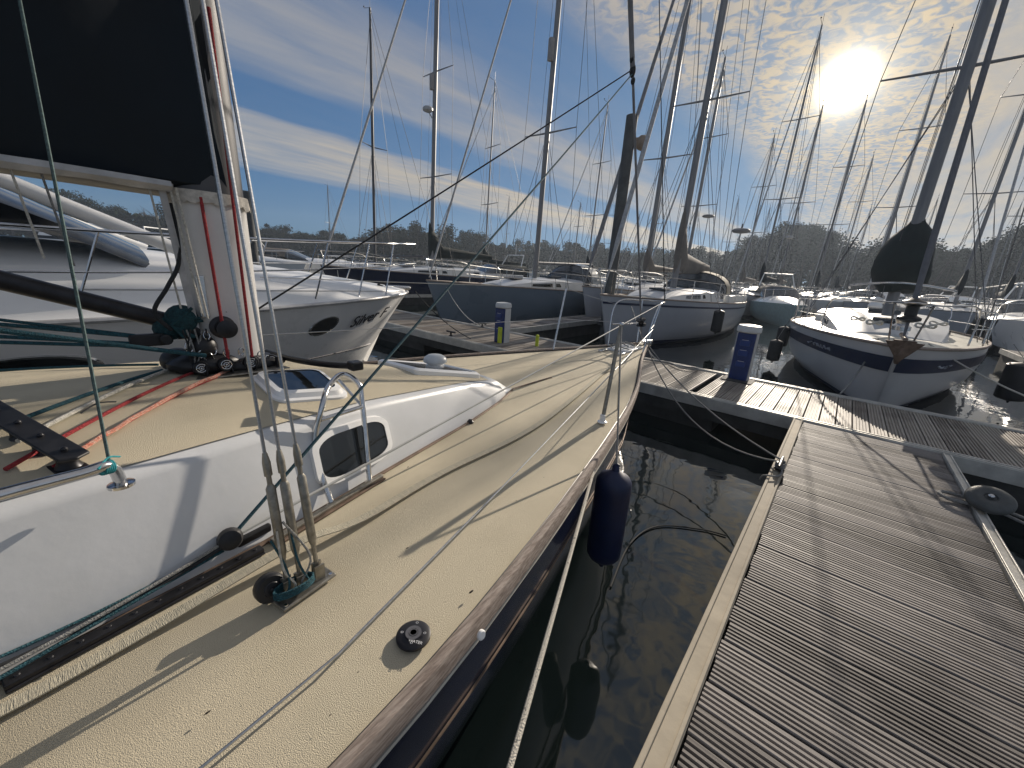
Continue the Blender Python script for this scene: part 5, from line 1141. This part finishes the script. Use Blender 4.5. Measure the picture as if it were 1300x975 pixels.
# pole with a disc aerial
ap = far(927, 34)
t = thing('aerial_pole', 'flat disc television aerial on a thin pole right of the white yacht', 'aerial', ap); mb = MB(); mb.tube([(0, 0, .5), (0, 0, 5.55)], .035, 8); mb.build('pole', alu, t)
mb = MB(); mb.lathe((0, 0, 5.3), (0, 0, 1), [(.1, 0), (.5, .06), (.62, .18), (.5, .30), (.1, .36)], 20); mb.tube([(0, 0, 5.6), (0, 0, 5.95)], .05, 8); mb.build('disc', mat('aerial_grey', (.16, .16, .17), .6), t)
ap = far(884, 40)
t = thing('aerial_pole', 'small aerial disc on a pole just right of the white yacht\'s mast', 'aerial', ap); mb = MB(); mb.tube([(0, 0, .5), (0, 0, 7.3)], .03, 8); mb.build('pole', alu, t)
mb = MB(); mb.lathe((0, 0, 7.1), (0, 0, 1), [(.1, 0), (.42, .05), (.5, .14), (.4, .24), (.1, .28)], 18); mb.build('disc', MATS['aerial_grey'], t)
# gangway truss at the right
g0, g1 = far(1262, 62), far(1345, 52)
t = thing('gangway_bridge', 'grey lattice gangway bridge at the right edge under the trees', 'gangway', (g0.x, g0.y, 0)); mb = MB(); d = g1-g0
for off in (Vector((0, 0, 0)), Vector((0, 1.6, 0))):
    mb.tube([off+Vector((0, 0, 1.5)), off+d+Vector((0, 0, 2.2))], .09, 6); mb.tube([off+Vector((0, 0, 2.9)), off+d+Vector((0, 0, 3.6))], .09, 6)
    for k in range(12): z0 = 1.5+.7*k/12; a = off+d*(k/12); b = off+d*((k+1)/12); mb.tube([a+Vector((0, 0, z0)), (a+b)/2+Vector((0, 0, z0+1.4))], .05, 5); mb.tube([(a+b)/2+Vector((0, 0, z0+1.4)), b+Vector((0, 0, z0+.06))], .05, 5)
mb.build('truss', alu, t); mb = MB(); mb.slab([(0, 0, 1.4), d+Vector((0, 0, 2.1)), d+Vector((0, 1.6, 2.1)), (0, 1.6, 1.4)], (0, 0, .08)); mb.build('gangway_deck', alu, t, smooth=False)

# ============================================================ TREES ON THE FAR BANK
def leafmat(name, c1, c2):
    m = mat(name, c1, .95, nscale=1.2, col2=c2, spec=.0); return m
lf = [leafmat('dark_pine_leaves', (.030, .042, .022), (.012, .020, .012)), leafmat('oak_leaves', (.042, .050, .026), (.020, .026, .014)), leafmat('brown_autumn_leaves', (.060, .050, .032), (.028, .024, .017))]
def crown_mesh(name, H, Wd, n, m, shape, size, seed):
    rnd = random.Random(seed); v = []; f = []
    cl_ = []
    for i in range(26):
        th = rnd.uniform(0, 6.283); q = rnd.random()
        if shape == 'pine': z = H*(.55+.45*q); r_ = Wd*.5*math.sqrt(max(.05, 1-((z/H-.72)/.32)**2))*rnd.uniform(.3, 1)
        elif shape == 'cone': z = H*(.2+.78*q); r_ = Wd*.5*(1.05-z/H)*rnd.uniform(.4, 1.1)
        else: z = H*(.28+.68*q); r_ = Wd*.5*math.sqrt(max(.05, 1-((z/H-.58)/.45)**2))*rnd.uniform(.3, 1)
        cl_.append((Vector((r_*math.cos(th), r_*math.sin(th), z)), Wd*rnd.uniform(.10, .22)))
    for i in range(n):
        c, rad = rnd.choice(cl_); d = Vector((rnd.gauss(0, 1), rnd.gauss(0, 1), rnd.gauss(0, .75))).normalized()*rad*rnd.uniform(.45, 1.08); p = c+d
        s = size*rnd.uniform(.5, 1.3); a = Vector((rnd.gauss(0, 1), rnd.gauss(0, 1), rnd.gauss(0, 1))).normalized(); b = ortho(a)[0]; c2 = a.cross(b); k = len(v)
        v += [p+b*s, p+c2*s*.7, p-b*s*.8, p-c2*s*.7]; f.append((k, k+1, k+2, k+3))
    me = bpy.data.meshes.new(name); me.from_pydata([tuple(x) for x in v], [], f); me.materials.append(m); return me
def trunk_mesh(H, seed, bare=False):
    rnd = random.Random(seed); mb = MB(); top = Vector((rnd.uniform(-.5, .5), rnd.uniform(-.5, .5), H*.8)); mb.tube([(0, 0, -1.5), (0, 0, H*.25), top*.6, top], [H*.026, H*.02, H*.014, H*.004], 7)
    for i in range(22 if bare else 9):
        z = H*rnd.uniform(.25, .7); th = rnd.uniform(0, 6.283); l = H*rnd.uniform(.15, .3); b = Vector((0, 0, z)); e = b+Vector((l*math.cos(th), l*math.sin(th), l*rnd.uniform(.5, 1.2))); mb.tube([b, b.lerp(e, .5)+Vector((0, 0, -.2)), e], [H*.010, H*.006, H*.002], 5)
        if bare:
            for j in range(5): c = b.lerp(e, rnd.uniform(.4, 1)); g_ = c+Vector((rnd.gauss(0, .12), rnd.gauss(0, .12), rnd.uniform(.05, .2)))*H; mb.tube([c, g_], [H*.004, H*.0012], 4)
    me = bpy.data.meshes.new('trunk'); me.from_pydata([tuple(x) for x in mb.v], [], mb.f); me.materials.append(bark); return me
CM = {'pine': [crown_mesh('crown', 14, 11, 4200, lf[0], 'pine', .27, s) for s in (1, 2, 3)], 'oak': [crown_mesh('crown', 11, 10, 4200, lf[1], 'oak', .26, s) for s in (4, 5, 6)], 'brown': [crown_mesh('crown', 10, 9, 3200, lf[2], 'oak', .25, s) for s in (7, 8)], 'cone': [crown_mesh('crown', 12, 6, 3000, lf[0], 'cone', .25, s) for s in (9, 10)]}
TM = {'pine': trunk_mesh(14, 1), 'oak': trunk_mesh(11, 2), 'brown': trunk_mesh(10, 3), 'cone': trunk_mesh(12, 4), 'bare': trunk_mesh(11, 5, True)}
KIND = {'pine': ('pine_tree', 'dark round pine'), 'oak': ('broadleaf_tree', 'broad green tree'), 'brown': ('broadleaf_tree', 'brownish broad tree'), 'cone': ('conifer_tree', 'narrow dark conifer'), 'bare': ('bare_tree', 'bare tree')}
TREES = []
def tree(kind, px, dist, sc, k):
    p = far(px, dist); az = math.atan2(p.x, p.y); nm, ds = KIND[kind]
    t = thing(nm, None, 'tree', (p.x, p.y, ground_h(az, dist)-.3), random.uniform(0, 6.28), 'trees along the far bank')
    t.scale = (sc, sc, sc*random.uniform(.92, 1.08))
    t['label'] = ds; t['_px'] = px; TREES.append(t)
    c = bpy.data.objects.new('trunk', TM[kind]); COL.objects.link(c); c.parent = t
    if kind != 'bare': c = bpy.data.objects.new('crown', random.choice(CM[kind])); COL.objects.link(c); c.parent = t
    return t
def place_word(px):
    for lim, w in ((-50, 'hidden side beyond the left edge'), (330, 'behind the power cruiser'), (470, 'left of the slim black mast'), (570, 'between slim black mast and navy yacht\'s mast'), (690, 'between navy and blue-grey yachts\' masts'), (790, 'between blue-grey yacht\'s mast and tall pile'), (900, 'around the brown sail cover'), (1045, 'left of the sun streak'), (1130, 'between sun and bundled dark cover'), (1200, 'behind the bundled dark cover'), (1290, 'right of the bundled cover'), (9999, 'at the right edge')):
        if px < lim: return w
prof = [(-80, 12), (330, 9.2), (400, 8.8), (470, 9.5), (490, 12.5), (550, 13.0), (580, 11.5), (620, 10.5), (700, 10), (760, 10.8), (830, 10.4), (880, 10.8), (930, 12), (965, 14.5), (1005, 15.2), (1040, 13.5), (1065, 10.6), (1100, 13.5), (1140, 13.5), (1180, 12), (1230, 13.5), (1270, 15.5), (1400, 18)]
px = -60; k = 0
while px < 1420:
    H_ = .83*interp(px, [a for a, b in prof], [b for a, b in prof]); az = R(0); p0 = far(px, 100); az = math.atan2(p0.x, p0.y); bd = bank_d(az); base = 118.0
    kind = random.choices(['pine', 'oak', 'brown', 'cone', 'bare'], [4, 5, 3, 1.5, .9] if px < 930 else [7, 4, 1, .6, .8])[0]
    if 975 < px < 1035: kind = 'pine'
    hh = {'pine': 14, 'oak': 11, 'brown': 10, 'cone': 12, 'bare': 11}[kind]; ds = bd+random.uniform(6, 22)
    sc_ = H_/hh*(ds/118)*random.uniform(.80, 1.02)
    if 975 < px < 1035: sc_ = .95*(ds/118)
    tree(kind, px, ds, sc_, k); k += 1
    px += random.uniform(11, 17) if px > 300 else 26
ORD = ['first', 'second', 'third', 'fourth', 'fifth', 'sixth', 'seventh', 'eighth', 'ninth', 'tenth', 'eleventh', 'twelfth', 'thirteenth', 'fourteenth', 'fifteenth', 'sixteenth']
cnt = {}
for t in sorted(TREES, key=lambda q: q['_px']):
    w = place_word(t['_px']); cnt[w] = cnt.get(w, 0)+1; t['label'] = t['label']+', '+ORD[cnt[w]-1]+' from left '+w; del t['_px']
# wood behind as one mass
rnd = random.Random(3); v = []; f = []
for i in range(52000):
    pxx = rnd.uniform(-80, 1430); p0 = far(pxx, 100); az = math.atan2(p0.x, p0.y); bd = bank_d(az); dd = bd+rnd.uniform(8, 60); H_ = interp(pxx, [a for a, b in prof], [b for a, b in prof])*.70
    H_ *= (dd/118)*(.82+.18*math.sin(az*60+dd*.4)*math.sin(az*23)); z = ground_h(az, dd)+H_*rnd.random()**.7
    if z > H_: z = H_
    p = Vector((math.sin(az)*dd, math.cos(az)*dd, z)); s = rnd.uniform(.35, .85); a = Vector((rnd.gauss(0, 1), rnd.gauss(0, 1), rnd.gauss(0, 1))).normalized(); b = ortho(a)[0]; c2 = a.cross(b); kk = len(v); v += [p+b*s, p+c2*s*.8, p-b*s, p-c2*s*.8]; f.append((kk, kk+1, kk+2, kk+3))
me = bpy.data.meshes.new('wood'); me.from_pydata([tuple(x) for x in v], [], f); me.materials.append(lf[0]); o = bpy.data.objects.new('background_wood', me); COL.objects.link(o); tag(o, 'dense dark wood filling the far bank behind the single trees', 'woodland', kind='stuff')

# ============================================================ HAZE
mb = MB(); mb.box((0, 100, 12.5), (660, 420, 35.2))
hz = mb.build('haze', bpy.data.materials.new('haze_air'), smooth=False); tag(hz, kind='stuff')
m = hz.data.materials[0]; m.use_nodes = True; t = m.node_tree; t.nodes.clear(); ov = t.nodes.new('ShaderNodeOutputMaterial'); pv = t.nodes.new('ShaderNodeVolumePrincipled')
pv.inputs['Color'].default_value = (.72, .84, 1.0, 1); pv.inputs['Density'].default_value = .0008; pv.inputs['Anisotropy'].default_value = .35; t.links.new(pv.outputs[0], ov.inputs['Volume'])
